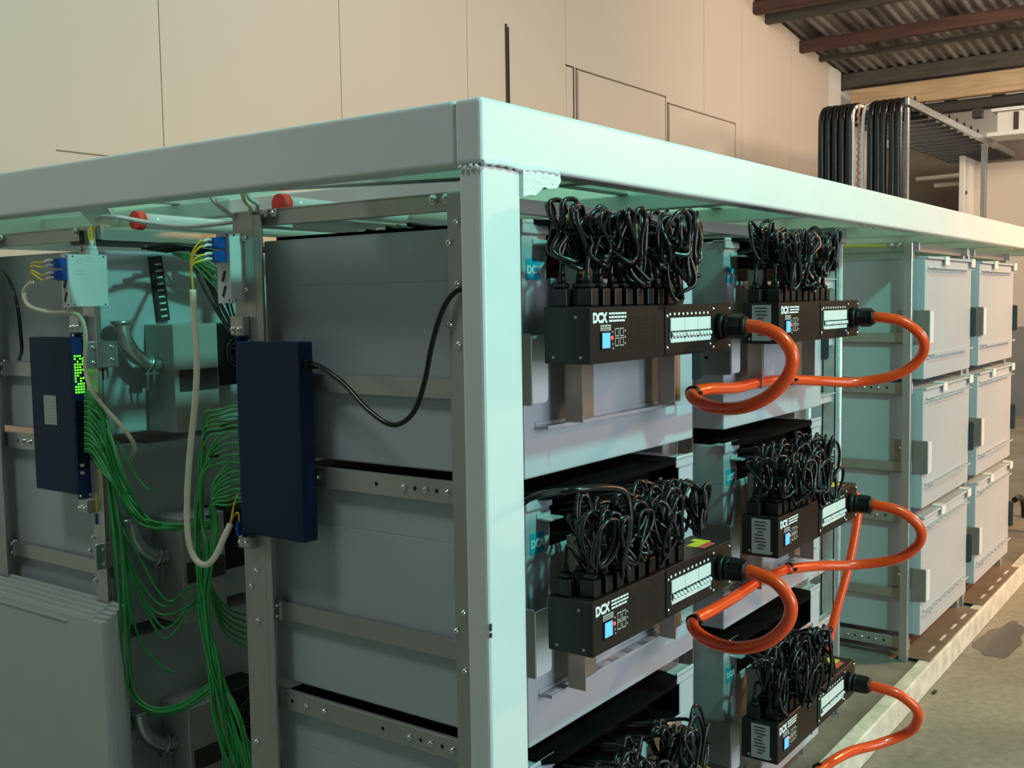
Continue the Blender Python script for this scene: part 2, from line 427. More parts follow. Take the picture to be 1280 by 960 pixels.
# ================================================================== CASES
CZ = [1.293, .748, .203]; CH = .512
CF, CB = .06, .80
AX, AW = .20, .734
BX = 1.12
CX, CW = 3.075, .80
DX = 4.05
def slotted(b, x0, x1, y0, y1, z, n, th=.003):
    b.box(x0, x1, y0, y0+.006, z, z+th); b.box(x0, x1, y1-.006, y1, z, z+th)
    d = (x1-x0)/n
    for i in range(n+1):
        xc = x0+d*i; b.box(max(x0, xc-.011), min(x1, xc+.011), y0+.006, y1-.006, z, z+th)
def make_case(x0, w, z0, label, black_lid, strapped):
    x1, z1 = x0+w, z0+CH
    t = thing('equipment_case', label, 'case', (x0, CF, z0))
    b = MB()
    if strapped:      # front opening at the top between two cheeks
        na, nb_, nz, ny = x0+.085, x1-.075, z1-.115, CF+.085
        b.box(x0, x1, CF, CB, z0, nz, .004, 2); b.box(x0, na, CF, CB, nz-.003, z1-.012, .002); b.box(nb_, x1, CF, CB, nz-.003, z1-.012, .002); b.box(na, nb_, ny, CB, nz-.003, z1-.012)
        bd = b.build('case_body', M['case'], t)
        b = MB(); b.box(na+.0005, nb_-.0005, ny-.003, ny-.0005, nz+.001, z1-.0125); b.box(na+.0005, nb_-.0005, CF+.002, ny-.003, nz+.0005, nz+.003)
        b.box(na+.0005, na+.003, CF+.002, ny-.003, nz+.003, z1-.0125); b.box(nb_-.003, nb_-.0005, CF+.002, ny-.003, nz+.003, z1-.0125)
        b.build('opening_dark', M['lid'], bd)  # dark of the opening painted as black sheets inside it
    else:
        b.box(x0, x1, CF, CB, z0, z1-.012, .004, 2); b.build('case_body', M['case'], t)
    b = MB()
    if black_lid:
        b.prism([(x0+.03, CB-.01), (x0+.03, CF-.004), (x0+.06, CF-.03), (x1-.16, CF-.03), (x1-.115, CF-.012), (x1-.105, CF+.02), (x1-.105, CB-.01)], 'z', z1-.0118, z1-.002)
        b.build('lid', M['lid'], t)
    else:
        b.box(x0, x1, CF-.012, CB, z1-.0118, z1-.002, .002); b.build('lid', M['case'], t)
    # slotted shelves on the front
    b = MB(); zl = z0+.098
    slotted(b, x0+.036, x1-.09, CF-.032, CF-.0005, zl, 9); b.box(x0+.036, x1-.09, CF-.002, CF-.0002, zl, zl+.012)
    b.box(x0+.036, x1-.09, CF-.032, CF-.030, zl+.003, zl+.007)
    b.build('slotted_shelf', M['case'], t)
    b = MB(); zu = z1-.052
    if strapped: b.box(x0+.036, x0+.084, CF-.034, CF-.0005, zu, zu+.003); b.box(x0+.036, x0+.084, CF-.002, CF-.0002, zu, zu+.012)
    else: slotted(b, x0+.036, x1-.09, CF-.032, CF-.0005, zu, 9); b.box(x0+.036, x1-.09, CF-.002, CF-.0002, zu, zu+.012)
    b.build('slotted_shelf', M['case'], t)
    # mounting ears
    za, zb = z0+.148, z0+.288
    b = MB()
    b.box(x0-.004, x0-.0005, CF-.020, CF+.115, za, zb, .001)
    e = b.build('mounting_ear', M['ear'], t)
    b = MB()
    pr = []
    for (cx, cz, a0) in ((x0+.040, zb-.014, 90), (x0+.040, za+.014, 0)):
        for k in range(5):
            a = math.radians((90-k*22.5) if a0 == 90 else (-k*22.5)); pr.append((cx+.010*math.cos(a), cz+.010*math.sin(a)))
    pr += [(x0-.004, za+.004), (x0-.004, zb-.004)]
    b.prism(pr, 'y', CF-.0235, CF-.0205); b.build('handle_tab', M['zinc'], e, label='bright folded tab')
    bolts([(x0-.004, CF+.09, za+.035), (x0-.004, CF+.09, zb-.035)], (-1, 0, 0), .006, e)
    bolts([(x0-.004, CF+.05, za+.045), (x0-.004, CF+.05, zb-.045)], (-1, 0, 0), .0055, e, 'screw', M['black'], .3)
    b = MB()
    pr = []
    ya, yb = CF-.024, CF+.06
    for (cy, cz, a0) in ((ya+.012, zb-.012, 90), (ya+.012, za+.012, 180)):
        for k in range(5):
            a = math.radians(a0+k*22.5); pr.append((cy+.012*math.cos(a), cz+.012*math.sin(a)))
    pr += [(yb, za), (yb, zb)]
    b.prism(pr, 'x', x1+.0005, x1+.004)
    b.build('mounting_ear', M['darkear'], t)
    # white top clips
    if black_lid:
        for xc in (x0-.004, x1-.10):
            b = MB(); b.box(xc, xc+.09, CF-.006, CF-.0005, z1-.03, z1-.002, .002, 2); b.box(xc, xc+.09, CF-.006, CF+.03, z1-.0115, z1-.008); b.build('corner_clip', M['case'], t)
    else:
        for xc in (x0+.26, x1-.06):
            b = MB(); b.box(xc, xc+.06, CF-.018, CF-.0125, z1-.035, z1+.004, .001); b.box(xc, xc+.06, CF-.018, CF+.03, z1-.0015, z1+.004, .001); b.build('clip', M['whitep'], t)
    if strapped:
        b = MB(); b.box(x0+.012, x0+.062, CF-.0012, CF-.0003, z1-.12, z1-.078); st = b.build('sticker', M['cyan'], t, label='cyan sticker with white letters')
        text_on_front('lettering', 'DCX', x0+.014, CF-.0016, z1-.107, .022, M['white'], st, .0006)
    return t
ROWN = ['top', 'middle', 'bottom']
caseA = make_case(AX, AW, CZ[0], 'blue-grey case at the top of the front stack beside the corner post', True, True)
for r in (1, 2): dup(caseA, (AX, CF, CZ[r]), 'blue-grey case at the %s of the front stack beside the corner post' % ROWN[r])
for r in range(3): dup(caseA, (BX, CF, CZ[r]), 'blue-grey case at the %s of the second stack, just before the galvanised ladder' % ROWN[r])
caseC = make_case(CX, CW, CZ[0], 'grey case at the top of the stack just beyond the galvanised ladder, bare front', False, False)
for r in (1, 2): dup(caseC, (CX, CF, CZ[r]), 'grey case at the %s of the stack just beyond the galvanised ladder, bare front' % ROWN[r])
for r in range(3): dup(caseC, (DX, CF, CZ[r]), 'grey case at the %s of the farthest stack on the skid, bare front' % ROWN[r])

# ================================================================== RACKS
def make_rack(x0, w, label, y_up=((.15, .205), (.775, .85)), base=False, wide=True):
    x1 = x0+w
    t = thing('equipment_rack', label, 'rack', (x0, y_up[0][0], .096))
    def upright(xa, xb, ya, yb_, xs):
        b = MB(); b.box(xa, xb, ya, yb_, .097, 1.86, .002); 
        # folded return that stands proud of the face
        if wide: b.box(xs, xs+.003, ya-.022, ya, .097, 1.85)
        u = b.build('upright', M['steel'], t)
        if xs == xa and wide:
            bolts([(xa, ya+(.05 if z in (1.76, 1.60, .98, .6) else .03), z) for z in (1.80, 1.76, 1.68, 1.60, 1.56, 1.02, .98, .90, .60, .50)], (-1, 0, 0), .006, u)
    for (ya, yb_) in y_up:
        upright(x0-.05, x0-.022, ya, yb_, x0-.05)
        upright(x1+.022, x1+.05, ya, yb_, x1+.047)
    for s, xa in ((-1, x0-.021), (1, x1+.009)):
        for z in (CZ[0], CZ[1], CZ[2]):
            b = MB(); b.box(xa, xa+.012, y_up[0][0], y_up[1][1], z-.062, z-.015, .001); rl = b.build('slide_rail', M['steel'], t)
            if s < 0:
                bolts([(xa, y if y_up[0][0] < 1 else 1.45+y*.6, z-.038) for y in (.24, .30, .36, .62, .68)], (s, 0, 0), .006, rl)
                bolts([(xa, y if y_up[0][0] < 1 else 1.45+y*.6, z-.038) for y in (.205, .27, .33, .44, .73)], (s, 0, 0), .005, rl, 'bolt_hole', M['black'], .1)
            b = MB(); zz = z+.155; b.box(xa+(.004 if s < 0 else 0), xa+.012-(0 if s < 0 else .004), y_up[0][0], y_up[1][1]-.01, zz, zz+.04)
            if s < 0:
                b.box(xa-.004, xa+.012, y_up[1][0]-.018, y_up[1][0]+.01, zz-.004, zz+.046, .003)
            br = b.build('side_bar', M['steel'], t)
            if s < 0:
                yb2 = y_up[1][0]-.006; bolts([(xa-.004, yb2, zz+.008), (xa-.004, yb2, zz+.034)], (-1, 0, 0), .006, br)
        b = MB(); b.box(xa, xa+.012, y_up[0][0]-.02, y_up[1][1], 1.826, 1.862, .001); b.box(xa, xa+.03 if s < 0 else xa-.018, y_up[0][0]-.02, y_up[1][1], 1.860, 1.864)
        tb = b.build('top_bar', M['steel'], t)
        if s < 0: bolts([(xa-.001, y, 1.852) for y in (y_up[0][1]+.02, y_up[0][1]+.055, y_up[1][0]-.01, y_up[1][0]-.04)], (s, 0, 0), .009, tb)
    for y in (y_up[0][0]+.01, y_up[1][1]-.02):
        b = MB(); b.box(x0-.02, x1+.02, y, y+.01, 1.826, 1.858, .001); b.build('top_bar', M['steel'], t)
    if base:
        b = MB()
        b.box(x0-.03, x1+.05, .010, .14, .1085, .113, .001)
        bp = b.build('base_plate', M['brownplate'], t); b = MB()
        for i in range(4):
            xc = x0+.08+i*.19; b.box(xc, xc+.09, .038, .05, .1131, .1138)
        b.build('slot', M['creamsill'], bp)
    return t
make_rack(AX, AW, 'stainless rack holding the case stack beside the corner post')
make_rack(BX, AW, 'stainless rack holding the second case stack, before the galvanised ladder')
make_rack(CX, CW, 'stainless rack holding the bare-fronted stack just beyond the galvanised ladder', y_up=((.10, .135), (.775, .85)), base=True, wide=False)
make_rack(DX, CW, 'stainless rack holding the farthest stack of cases', y_up=((.10, .135), (.775, .85)), base=True, wide=False)

# ================================================================== POWER DISTRIBUTION UNITS
PW, PD, PH = .605, .10, .105
PY0 = -.12
def make_pdu(x, z, label):
    t = thing('power_distribution_unit', label, 'power strip', (x, PY0, z))
    y0, y1 = PY0, PY0+PD
    b = MB(); b.box(x, x+PW, y0, y1, z, z+PH, .0015); b.build('housing', M['pdu'], t)
    # straps that carry the box against the case front
    for xo in (.132, .525):
        b = MB(); xa = x+xo
        b.box(xa, xa+.105, y1+.038, y1+.042, z-.125, z+.19, .001)
        b.box(xa, xa+.003, y1+.0005, y1+.0379, z-.125, z+.19)
        b.build('strap', M['dullsteel'], t)
    # front details
    b = MB(); b.box(x+.288, x+.504, y0-.0022, y0-.0004, z+.004, z+PH-.004, .0006); b.box(x+.506, x+.603, y0-.0022, y0-.0004, z+.004, z+PH-.004, .0006)
    b.build('cover_plate', M['pdu'], t)
    bolts([(x+px, y0-.0022, z+pz) for px, pz in ((.296, .018), (.296, .082), (.497, .018), (.497, .034), (.512, .010), (.512, .094), (.596, .094), (.596, .010))], (0, -1, 0), .0036, t, 'screw', None, .6)
    bolts([(x-.0001, y0+.03, z+.086), (x-.0001, y0+.02, z+.012), (x-.0001, y0+.08, z+.012)], (-1, 0, 0), .0032, t, 'screw', M['ear'], .5)
    for i in range(3):
        xa = x+.305+i*.0625
        b = MB(); b.box(xa, xa+.061, y0-.006, y0-.0023, z+.05, z+.078, .0008); b.box(xa, xa+.061, y0-.004, y0-.0023, z+.03, z+.05); b.box(xa, xa+.061, y0-.006, y0-.0023, z+.027, z+.034, .0008)
        br = b.build('circuit_breaker', M['breaker'], t)
        for k in range(4):
            b = MB(); b.cyl((xa+.0085+k*.0147, y0-.0035, z+.043), (xa+.0085+k*.0147, y0-.011, z+.044), .0052, .0042, 10); b.build('toggle', M['whitep'], br)
        b = MB(); b.box(xa+.0005, xa+.06, y0-.0068, y0-.0062, z+.0495, z+.0515)
        for k in range(5): b.box(xa+.001+k*.0147, xa+.0025+k*.0147, y0-.0068, y0-.0041, z+.036, z+.05)
        b.build('breaker_slot', M['black'], br)
    b = MB()
    for k in range(10): 
        xa = x+.308+k*.0195
        b.box(xa-.003, xa+.003, y0-.0028, y0-.0023, z+.0835, z+.0885)
    b.build('number_marks', M['white'], t)
    text_on_front('logo', 'DCX', x+.010, y0-.0006, z+.076, .0245, M['white'], t, .0012, .93)
    rnd = random.Random(3); b = MB()
    for k in range(3):
        xa = x+.068; zz = z+.0915-k*.0068
        end = x+.132-(.006 if k == 2 else 0)
        while xa < end:
            w = rnd.uniform(.006, .014); b.box(xa, min(xa+w, end), y0-.0006, y0-.0001, zz-.0018, zz+.0018); xa += w+.0018
    b.build('small_print', M['white'], t)
    b = MB(); b.box(x+.037, x+.074, y0-.0007, y0-.0001, z+.060, z+.071); lb = b.build('label', M['label'], t)
    b = MB()
    for k in range(2): b.box(x+.040, x+.071-.004*k, y0-.001, y0-.0008, z+.0662-k*.0042, z+.0676-k*.0042)
    b.build('small_print', M['seam'], lb)
    b = MB(); b.box(x+.037, x+.070, y0-.0025, y0-.0001, z+.024, z+.058, .0006); fr = b.build('meter', M['black'], t)
    b = MB(); b.box(x+.040, x+.067, y0-.0032, y0-.0026, z+.028, z+.056); b.build('screen', M['screen'], fr)
    b = MB(); b.dome((x+.079, y0, z+.046), (0, -1, 0), .0036); b.build('indicator_lamp', M['redled'], t)
    bolts([(x+.081, y0, z+.057), (x+.081, y0, z+.034), (x+.083, y0, z+.026)]+[(x+.128, y0, z+.034+.012*q) for q in range(3)], (0, -1, 0), .0021, t, 'screw', M['dim'], .5)
    for cx in (.096, .114):
        for cz in (.038, .056):
            b = MB(); xa, za = x+cx, z+cz
            for (a0, a1, c0, c1) in ((-.0075, .0075, .006, .0078), (-.0075, .0075, -.0078, -.006), (-.0075, -.006, -.006, .006), (.0045, .0062, -.004, .004)):
                b.box(xa+a0, xa+a1, y0-.0012, y0-.0001, za+c0, za+c1)
            b.build('socket', M['dim'], t)
    b = MB()
    for k in range(4):
        for j in range(9): b.box(x+.152+k*.03, x+.172+k*.03, y0-.0006, y0-.0001, z+.022+j*.0075, z+.0245+j*.0075)
    b.build('vent', M['black'], t)
    # gland for the feed cable
    b = MB(); xg, zg = x+.545, z+.055
    b.cyl((xg, y0-.0022, zg), (xg, y0-.018, zg), .030, .029, 20)
    b.cyl((xg, y0-.018, zg), (xg, y0-.03, zg), .026, .026, 20); b.cyl((xg, y0-.03, zg), (xg, y0-.058, zg), .028, .027, 8, smooth=False)
    b.cyl((xg, y0-.058, zg), (xg, y0-.068, zg), .025, .019, 20)
    b.build('cable_gland', M['black'], t)
    return t
PX = {'A': .155, 'B': 1.052}
PZ = [1.527, .981, .440]
pos = {}
P0 = make_pdu(PX['A'], PZ[0], 'black power distribution box on the top case beside the corner post')
pd = {('A', 0): P0}
for r in (1, 2): pd['A', r] = dup(P0, (PX['A'], PY0, PZ[r]), 'black power distribution box on the %s case beside the corner post' % ROWN[r])
for r in range(3): pd['B', r] = dup(P0, (PX['B'], PY0, PZ[r]), 'black power distribution box on the %s case of the second stack' % ROWN[r])
for (cl, r), t in pd.items():
    x, z = PX[cl], PZ[r]
    if cl == 'B':
        b = MB(); b.box(x-.0012, x-.0002, PY0+.022, PY0+.072, z+.008, z+.098); lb = b.build('rating_label', M['label'], t, label='silver rating label')
        b = MB(); rnd = random.Random(4)
        for k in range(9):
            zz = z+.090-k*.0085
            b.box(x-.0018, x-.0013, PY0+.03+rnd.uniform(0, .012), PY0+.066-rnd.uniform(0, .012), zz-.0016, zz+.0016)
        b.build('small_print', M['seam'], lb)
    if r:
        xa = x+.50
        b = MB(); b.box(xa, xa+.075, PY0+.034, PY0+.060, z+PH+.0002, z+PH+.0008); b.box(xa+.05, xa+.075, PY0+.060, PY0+.075, z+PH+.0002, z+PH+.0008); b.build('warning_sticker', M['warny'], t, label='yellow warning sticker')
        b = MB(); b.box(xa, xa+.06, PY0+.016, PY0+.034, z+PH+.0002, z+PH+.0008); b.build('warning_sticker', M['warnr'], t, label='red warning sticker')

# ================================================================== POWER CORDS coiled above each unit
GROUPN = {('A', 0): 'top box beside the corner post', ('A', 1): 'middle box beside the corner post', ('A', 2): 'bottom box beside the corner post',
          ('B', 0): 'top box of the second stack', ('B', 1): 'middle box of the second stack', ('B', 2): 'bottom box of the second stack'}
def cord_path(rnd, xp, yp, zp, xc, yc, zc, w, h, kind, loops):
    pts = [(xp, yp, zp), (xp, yp, zp+.02), (xp+(xc-xp)*.3, yp+(yc-yp)*.3, zp+.045)]
    n = 9; dy = rnd.uniform(-.004, .004); ph = rnd.uniform(-.5, .5); ti = rnd.uniform(-.4, .4)
    for L in range(loops):
        ww, hh = w*rnd.uniform(.7, 1.15), h*rnd.uniform(.75, 1.1); sgn = 1 if (L % 2 == 0) else -1
        ox, oz, oy = rnd.uniform(-.010, .010), rnd.uniform(-.012, .012), -.009*L+rnd.uniform(-.006, .006)
        for i in range(n):
            a = 2*pi*i/n + ph - pi/2
            if kind == 8: dx, dz = ww*math.sin(2*(a+pi/2))*.9, -hh*math.cos(a+pi/2)
            else: dx, dz = sgn*ww*math.cos(a), hh*math.sin(a)
            c, s = math.cos(ti), math.sin(ti)
            pts.append((xc+ox+dx*c-dz*s, yc+oy+.012*math.sin(a*1.0+L)+dy*i, zc+oz+dx*s+dz*c))
    return pts
def bundle(cl, r):
    x, z = PX[cl], PZ[r]; rnd = random.Random(100*r+(7 if cl == 'A' else 3)+11)
    zt = z+PH
    lab = 'black power cord coiled into a loop above the %s' % GROUPN[cl, r]; grp = 'cords above the %s' % GROUPN[cl, r]
    nf, nb = 9, 7
    spots = [(x+.035+i*.043, PY0+.026, i) for i in range(nf)]+[(x+.02+i*.06, PY0+.072, i) for i in range(nb)]
    for j, (xp, yp, i) in enumerate(spots):
        front = j < nf
        kind = 8 if rnd.random() < .45 else 0
        xc = x+.012+(xp-x)*(1.10 if cl == 'A' else .92)+rnd.uniform(-.02, .02); yc = yp-rnd.uniform(.0, .025) if front else yp+rnd.uniform(-.01, .0)
        h = rnd.uniform(.044, .070); w = rnd.uniform(.015, .032)
        zc = zt+.185-h+rnd.uniform(-.030, .012)-(0 if r == 0 else .012)
        if front and rnd.random() < .3 and j < 7: zc -= rnd.uniform(.01, .03); yc -= .015
        pts = cord_path(rnd, xp, yp, zt+.048, xc, yc, zc, w, h, kind, rnd.choice((3, 4, 5)))
        # tail goes back into the case top
        e = (max(x+.15, xp+rnd.uniform(-.02, .02)), .112, z+.225+rnd.uniform(-.025, .025))
        pts += [(xc+rnd.uniform(-.015, .015), yc+.02, zc+h*.6), ((xc+e[0])/2, -.02, e[2]+.012), (e[0], .04, e[2]+.004), e]
        t = thing('power_cable', lab, 'cord', (xp, yp, zt), grp)
        b = MB(); b.tube(pts, .0047 if r == 0 else .0042, 8, 5); b.build('sheath', M['cable'], t)
        b = MB(); b.box(xp-.0135, xp+.0135, yp-.017, yp+.017, zt+.0004, zt+.034, .003, 2); b.box(xp-.0105, xp+.0105, yp-.012, yp+.012, zt+.034, zt+.044, .003)
        b.cyl((xp, yp, zt+.043), (xp, yp, zt+.062), .0078, .0055, 10)
        b.build('plug', M['black'], t)
        b = MB(); q = Vector((xc, yc-.012, zc))
        b.tube([q+Vector((.012*math.cos(a), .02*math.sin(a), .002*math.sin(2*a))) for a in [2*pi*k/10 for k in range(11)]], .0016, 6, 2); b.build('cable_tie', M['black'], t)
for r in range(3):
    for cl in 'AB': bundle(cl, r)
# thick black lead lying across the middle bundle
p0, p1, p2, p3, p4 = (at(638, 655, 'y', .045), at(660, 624, 'y', .02), at(715, 613, 'y', -.09), at(775, 612, 'y', -.12), at(787, 640, 'y', -.13))
b = MB(); b.tube([p0, p1, p2, p3, p4, at(784, 672, 'y', -.13), at(765, 705, 'y', -.115)], .0068, 10, 8)
tag(b.build('power_lead', M['cable']), 'thicker black lead laid across the cords above the middle box beside the corner post', 'cable')

# ================================================================== ORANGE FEED CABLES
OR = .0148
def orange(pts, label):
    b = MB(); b.tube(pts, OR, 16, 10)
    return tag(b.build('feed_cable', M['orange']), label, 'cable')
def tie(p, d, r=OR+.002, parent=None, ln=.008):
    b = MB(); p, d = Vector(p), Vector(d).normalized(); b.cyl(p-d*ln, p+d*ln, r, n=18); b.box(p.x-.006, p.x+.006, p.y-r-.006, p.y-r+.002, p.z-.004, p.z+.004)
    return b.build('cable_tie', M['black'], parent)
for r in range(2):
    xg, zg = PX['A']+.545, PZ[r]+.055; dz = PZ[r]-PZ[0]
    U = Vector((.742, -.005, 1.412+dz))
    pts = [(xg, PY0-.05, zg), (xg, PY0-.085, zg-.001), (xg+.004, PY0-.135, zg-.018), (xg+.008, PY0-.165, zg-.058), (xg+.008, PY0-.158, zg-.105), (xg+.006, PY0-.118, zg-.150), (xg+.008, PY0-.06, zg-.178), (xg+.016, PY0-.0, zg-.186), (xg+.028, PY0+.055, zg-.178), (xg+.045, PY0+.088, zg-.164), (xg+.085, PY0+.098, zg-.157), (xg+.16, PY0+.095, zg-.156), (1.05, -.005, 1.414+dz), (1.22, .0, 1.416+dz), (1.385, -.005, 1.412+dz)]
    o = orange(pts, 'orange cable looping from the %s box beside the corner post towards the second stack' % ROWN[r])
    tie((xg+.065, PY0+.096, zg-.158), (1, 0, 0), parent=o)
for r in range(3):
    xg, zg = PX['B']+.545, PZ[r]+.055; dz = PZ[r]-PZ[0]
    if r < 2:
        end = [(1.62, -.13, 1.392+dz), (1.52, -.055, 1.400+dz), (1.387, -.006, 1.412+dz)]
    else:
        end = [(1.60, -.14, .308), (1.50, -.13, .318), (1.33, -.115, .312), (1.18, -.10, .26), (1.08, -.08, .19), (1.02, -.05, .14), (.98, .02, .124)]
    pts = [(xg, PY0-.05, zg), (xg, PY0-.085, zg), (xg+.015, PY0-.145, zg-.014), (xg+.04, PY0-.19, zg-.06), (xg+.065, PY0-.18, zg-.115), (xg+.06, PY0-.12, zg-.165)]+end
    if r == 2: pts = pts[:5]+[(xg+.075, PY0-.145, zg-.155), (xg+.02, PY0-.085, zg-.18), (1.50, -.15, .316), (1.33, -.120, .310), (1.18, -.10, .26), (1.08, -.08, .19), (1.02, -.05, .14), (.98, .02, .124)]
    o = orange(pts, 'orange cable looping from the %s box of the second stack and turning back under it' % ROWN[r])
    e = Vector(end[-1]) if r < 2 else Vector((1.36, -.118, .314))
    tie(e+Vector((.02, -.004, -.001)) if r < 2 else e, (1, -.2, 0), parent=o)
orange([(2.26, .145, .93), (2.235, .10, .955), (2.215, .055, .93), (2.20, .05, .86), (2.14, .06, .70), (2.07, .08, .55), (2.02, .10, .40), (2.00, .10, .30)], 'orange cable hanging straight down in front of the galvanised ladder')

# ================================================================== GALVANISED LADDER and fittings on it
t = thing('cable_ladder', 'galvanised ladder standing upright beside the second stack of cases', 'ladder', (2.15, .2, .097))
for xa in (1.99, 2.30):
    b = MB(); b.box(xa, xa+.006, .165, .215, .097, 1.845); b.box(xa, xa+.03, .165, .170, .097, 1.845); b.box(xa, xa+.03, .210, .215, .097, 1.845)
    b.cyl((xa+.018, .158, .097), (xa+.018, .158, 1.84), .009, n=12)
    b.build('side_rail', M['ladder'], t)
for i in range(8):
    z = .25+i*.205
    b = MB(); b.box(2.0, 2.30, .178, .183, z-.012, z+.022, .001); b.box(2.0, 2.30, .165, .20, z+.018, z+.022, .001)
    for k in range(6): b.box(2.03+k*.045, 2.045+k*.045, .176, .178, z-.004, z+.008)
    b.build('rung', M['ladder'], t)
b = MB(); b.cyl((2.31, .15, 1.85), (2.31, .19, 1.85), .030, n=24); b.cyl((2.31, .145, 1.85), (2.31, .15, 1.85), .012, n=12); b.build('end_pulley', M['steel'], t)
b = MB(); b.cyl((2.085, .04, .50), (2.085, .05, .50), .01)
b = MB(); b.box(2.10, 2.215, .10, .16, 1.826, 1.878, .004, 2)
jb = tag(b.build('junction_box', mat('grey_green_box', (.16, .20, .20), .5, noise=.3, nscale=40)), 'small dark grey-green box clipped beside the ladder head under the beam', 'box')
b = MB(); p = at(1046, 876, 'z', .096)
b.box(p.x-.10, p.x+.06, p.y-.02, p.y+.05, .0965, .101); b.box(p.x-.10, p.x+.06, p.y-.02, p.y-.015, .101, .137); b.box(p.x-.10, p.x+.06, p.y-.015, p.y+.03, .133, .137)
sb = b.build('steel_bracket', M['galv']); tag(sb, 'short galvanised bracket bolted to the skid floor below the bottom box', 'bracket')
b = MB()
for k in (0, .08): b.bolt((p.x-.06+k, p.y+.005, .137), (0, 0, 1), .006); b.bolt((p.x-.06+k, p.y-.02, .12), (0, -1, 0), .005)
b.build('bolt', M['bolt'], sb)
# arc of black hose between top rail and ladder
b = MB(); b.tube([(1.80, .1, 1.80), (1.83, .09, 1.85), (1.88, .09, 1.862), (1.93, .09, 1.84), (1.95, .09, 1.78), (1.96, .1, 1.70)], .009, 12, 8)
tag(b.build('black_hose', M['cable']), 'short black hose arched over the end of the second stack beside the ladder', 'hose')
# green and yellow earth wire under the roof
b = MB(); b.tube([(2.33, .35, 1.842), (2.55, .32, 1.835), (2.8, .28, 1.845), (3.0, .2, 1.85)], .006, 8, 8)
tag(b.build('earth_wire', mat('green_yellow_wire', (.35, .40, .03), .5)), 'green and yellow wire strung under the roof behind the ladder', 'wire')
# long flat tan light trays seen over the cases
for i, (x, y) in enumerate(((2.2, .95), (2.2, 1.12))):
    b = MB(); b.box(x, x+5.5, y, y+.10, 1.82, 1.84, .004)
    tag(b.build('cable_tray', M['copper']), 'tan tray running lengthwise over the cases, %s of the two' % ('nearer' if i == 0 else 'farther'), 'tray', 'tan trays over the cases')

# ================================================================== SECOND ROW OF RACKS (behind the aisle)
RX0, RY0, RY1 = .20, 1.47, 2.03
RU = ((1.44, 1.475), (1.955, 2.03))
make_rack(RX0, AW, 'stainless rack of the rear row, across the cable aisle', y_up=RU)
def rear_case(z0, label):
    x0, x1, z1 = RX0, RX0+AW, z0+CH
    t = thing('utility_case', label, 'case', (x0, RY0, z0))
    b = MB(); b.box(x0, x1, RY0, RY1, z0, z1-.004, .004, 2); b.build('case_body', M['case'], t)
    b = MB(); b.box(x0+.135, x0+.285, RY0-.13, RY0-.0005, z0+.0, z0+.302, .002)
    tk = b.build('reservoir', mat('satin_steel_box', (.46, .47, .44), .45, .3), t)
    b = MB(); b.box(x0+.15, x0+.28, RY0-.1325, RY0-.1305, z0+.115, z0+.175); b.build('dark_band', mat('brown_band', (.05, .04, .035), .4), tk)
    b = MB(); b.box(x0+.286, x0+.43, RY0-.115, RY0-.0005, z0+.12, z0+.30, .004); fb = b.build('fan_box', M['black'], t)
    b = MB()
    cx, cz, y = x0+.37, z0+.215, RY0-.1155
    for rr in (.045, .034):
        b.tube([(cx+rr*math.cos(a), y-.003, cz+rr*math.sin(a)) for a in [2*pi*k/24 for k in range(25)]], .003, 6, 1)
    for k in range(6):
        a = 2*pi*k/6; b.box(cx-.002, cx+.002, y-.003, y, cz, cz+.043, rot=Matrix.Rotation(a, 3, 'Y'), piv=(cx, y, cz))
    b.cyl((cx, y, cz), (cx, y-.008, cz), .014); b.build('fan_grille', mat('dark_grille', (.05, .06, .055), .35), fb)
    b = MB(); b.box(cx-.01, cx+.012, y-.0095, y-.0085, cz+.0, cz+.006); b.build('fan_label', M['white'], fb)
    b = MB(); b.tube([(x0+.03, RY0-.045, z0+.31), (x0+.035, RY0-.05, z0+.27), (x0+.06, RY0-.055, z0+.225), (x0+.10, RY0-.06, z0+.195), (x0+.134, RY0-.06, z0+.19)], .021, 16, 8)
    b.cyl((x0+.095, RY0-.06, z0+.197), (x0+.105, RY0-.06, z0+.192), .028, n=18); b.cyl((x0+.03, RY0-.045, z0+.305), (x0+.03, RY0-.045, z0+.315), .027, n=18)
    b.build('elbow_pipe', M['galv'], t)
    b = MB()
    for k in range(2):
        b.box(x0+.085+.02*k, x0+.092+.02*k, RY0-.075, RY0-.07, z0+.12, z0+.175)
    b.box(x0+.08, x0+.125, RY0-.075, RY0-.06, z0+.165, z0+.17); b.build('pipe_clamp', M['steel'], t)
    b = MB(); b.box(x0-.075, x0+.02, RY0-.045, RY0-.04, z0+.19, z0+.262, .002); pl = b.build('joint_plate', M['galv'], t)
    bolts([(x0+dx, RY0-.045, z0+dzz) for dx, dzz in ((-.055, .205), (-.055, .245), (0, .21), (0, .245))], (0, -1, 0), .005, pl)
    b = MB(); R2 = Matrix.Rotation(math.radians(-6), 3, 'Y')
    b.box(x0+.165, x0+.205, RY0-.012, RY0-.002, z0+.31, z0+.495, rot=R2); sp = b.build('slotted_strip', mat('dark_strip', (.025, .027, .026), .5), t)
    b = MB()
    for k in range(9): b.box(x0+.176, x0+.197, RY0-.0135, RY0-.0122, z0+.322+k*.0185, z0+.3265+k*.0185, rot=R2, piv=(x0+.185, RY0-.007, z0+.4025))
    b.build('slot', M['box'], sp)  # pale pieces paint the light showing through the slots
    return t
rc = rear_case(CZ[0], 'top case of the rear row with fan box and elbow pipe facing the aisle')
for r in (1, 2): dup(rc, (RX0, RY0, CZ[r]), '%s case of the rear row across the aisle, in shade behind the green cables' % ROWN[r], drop=('slotted_strip',))

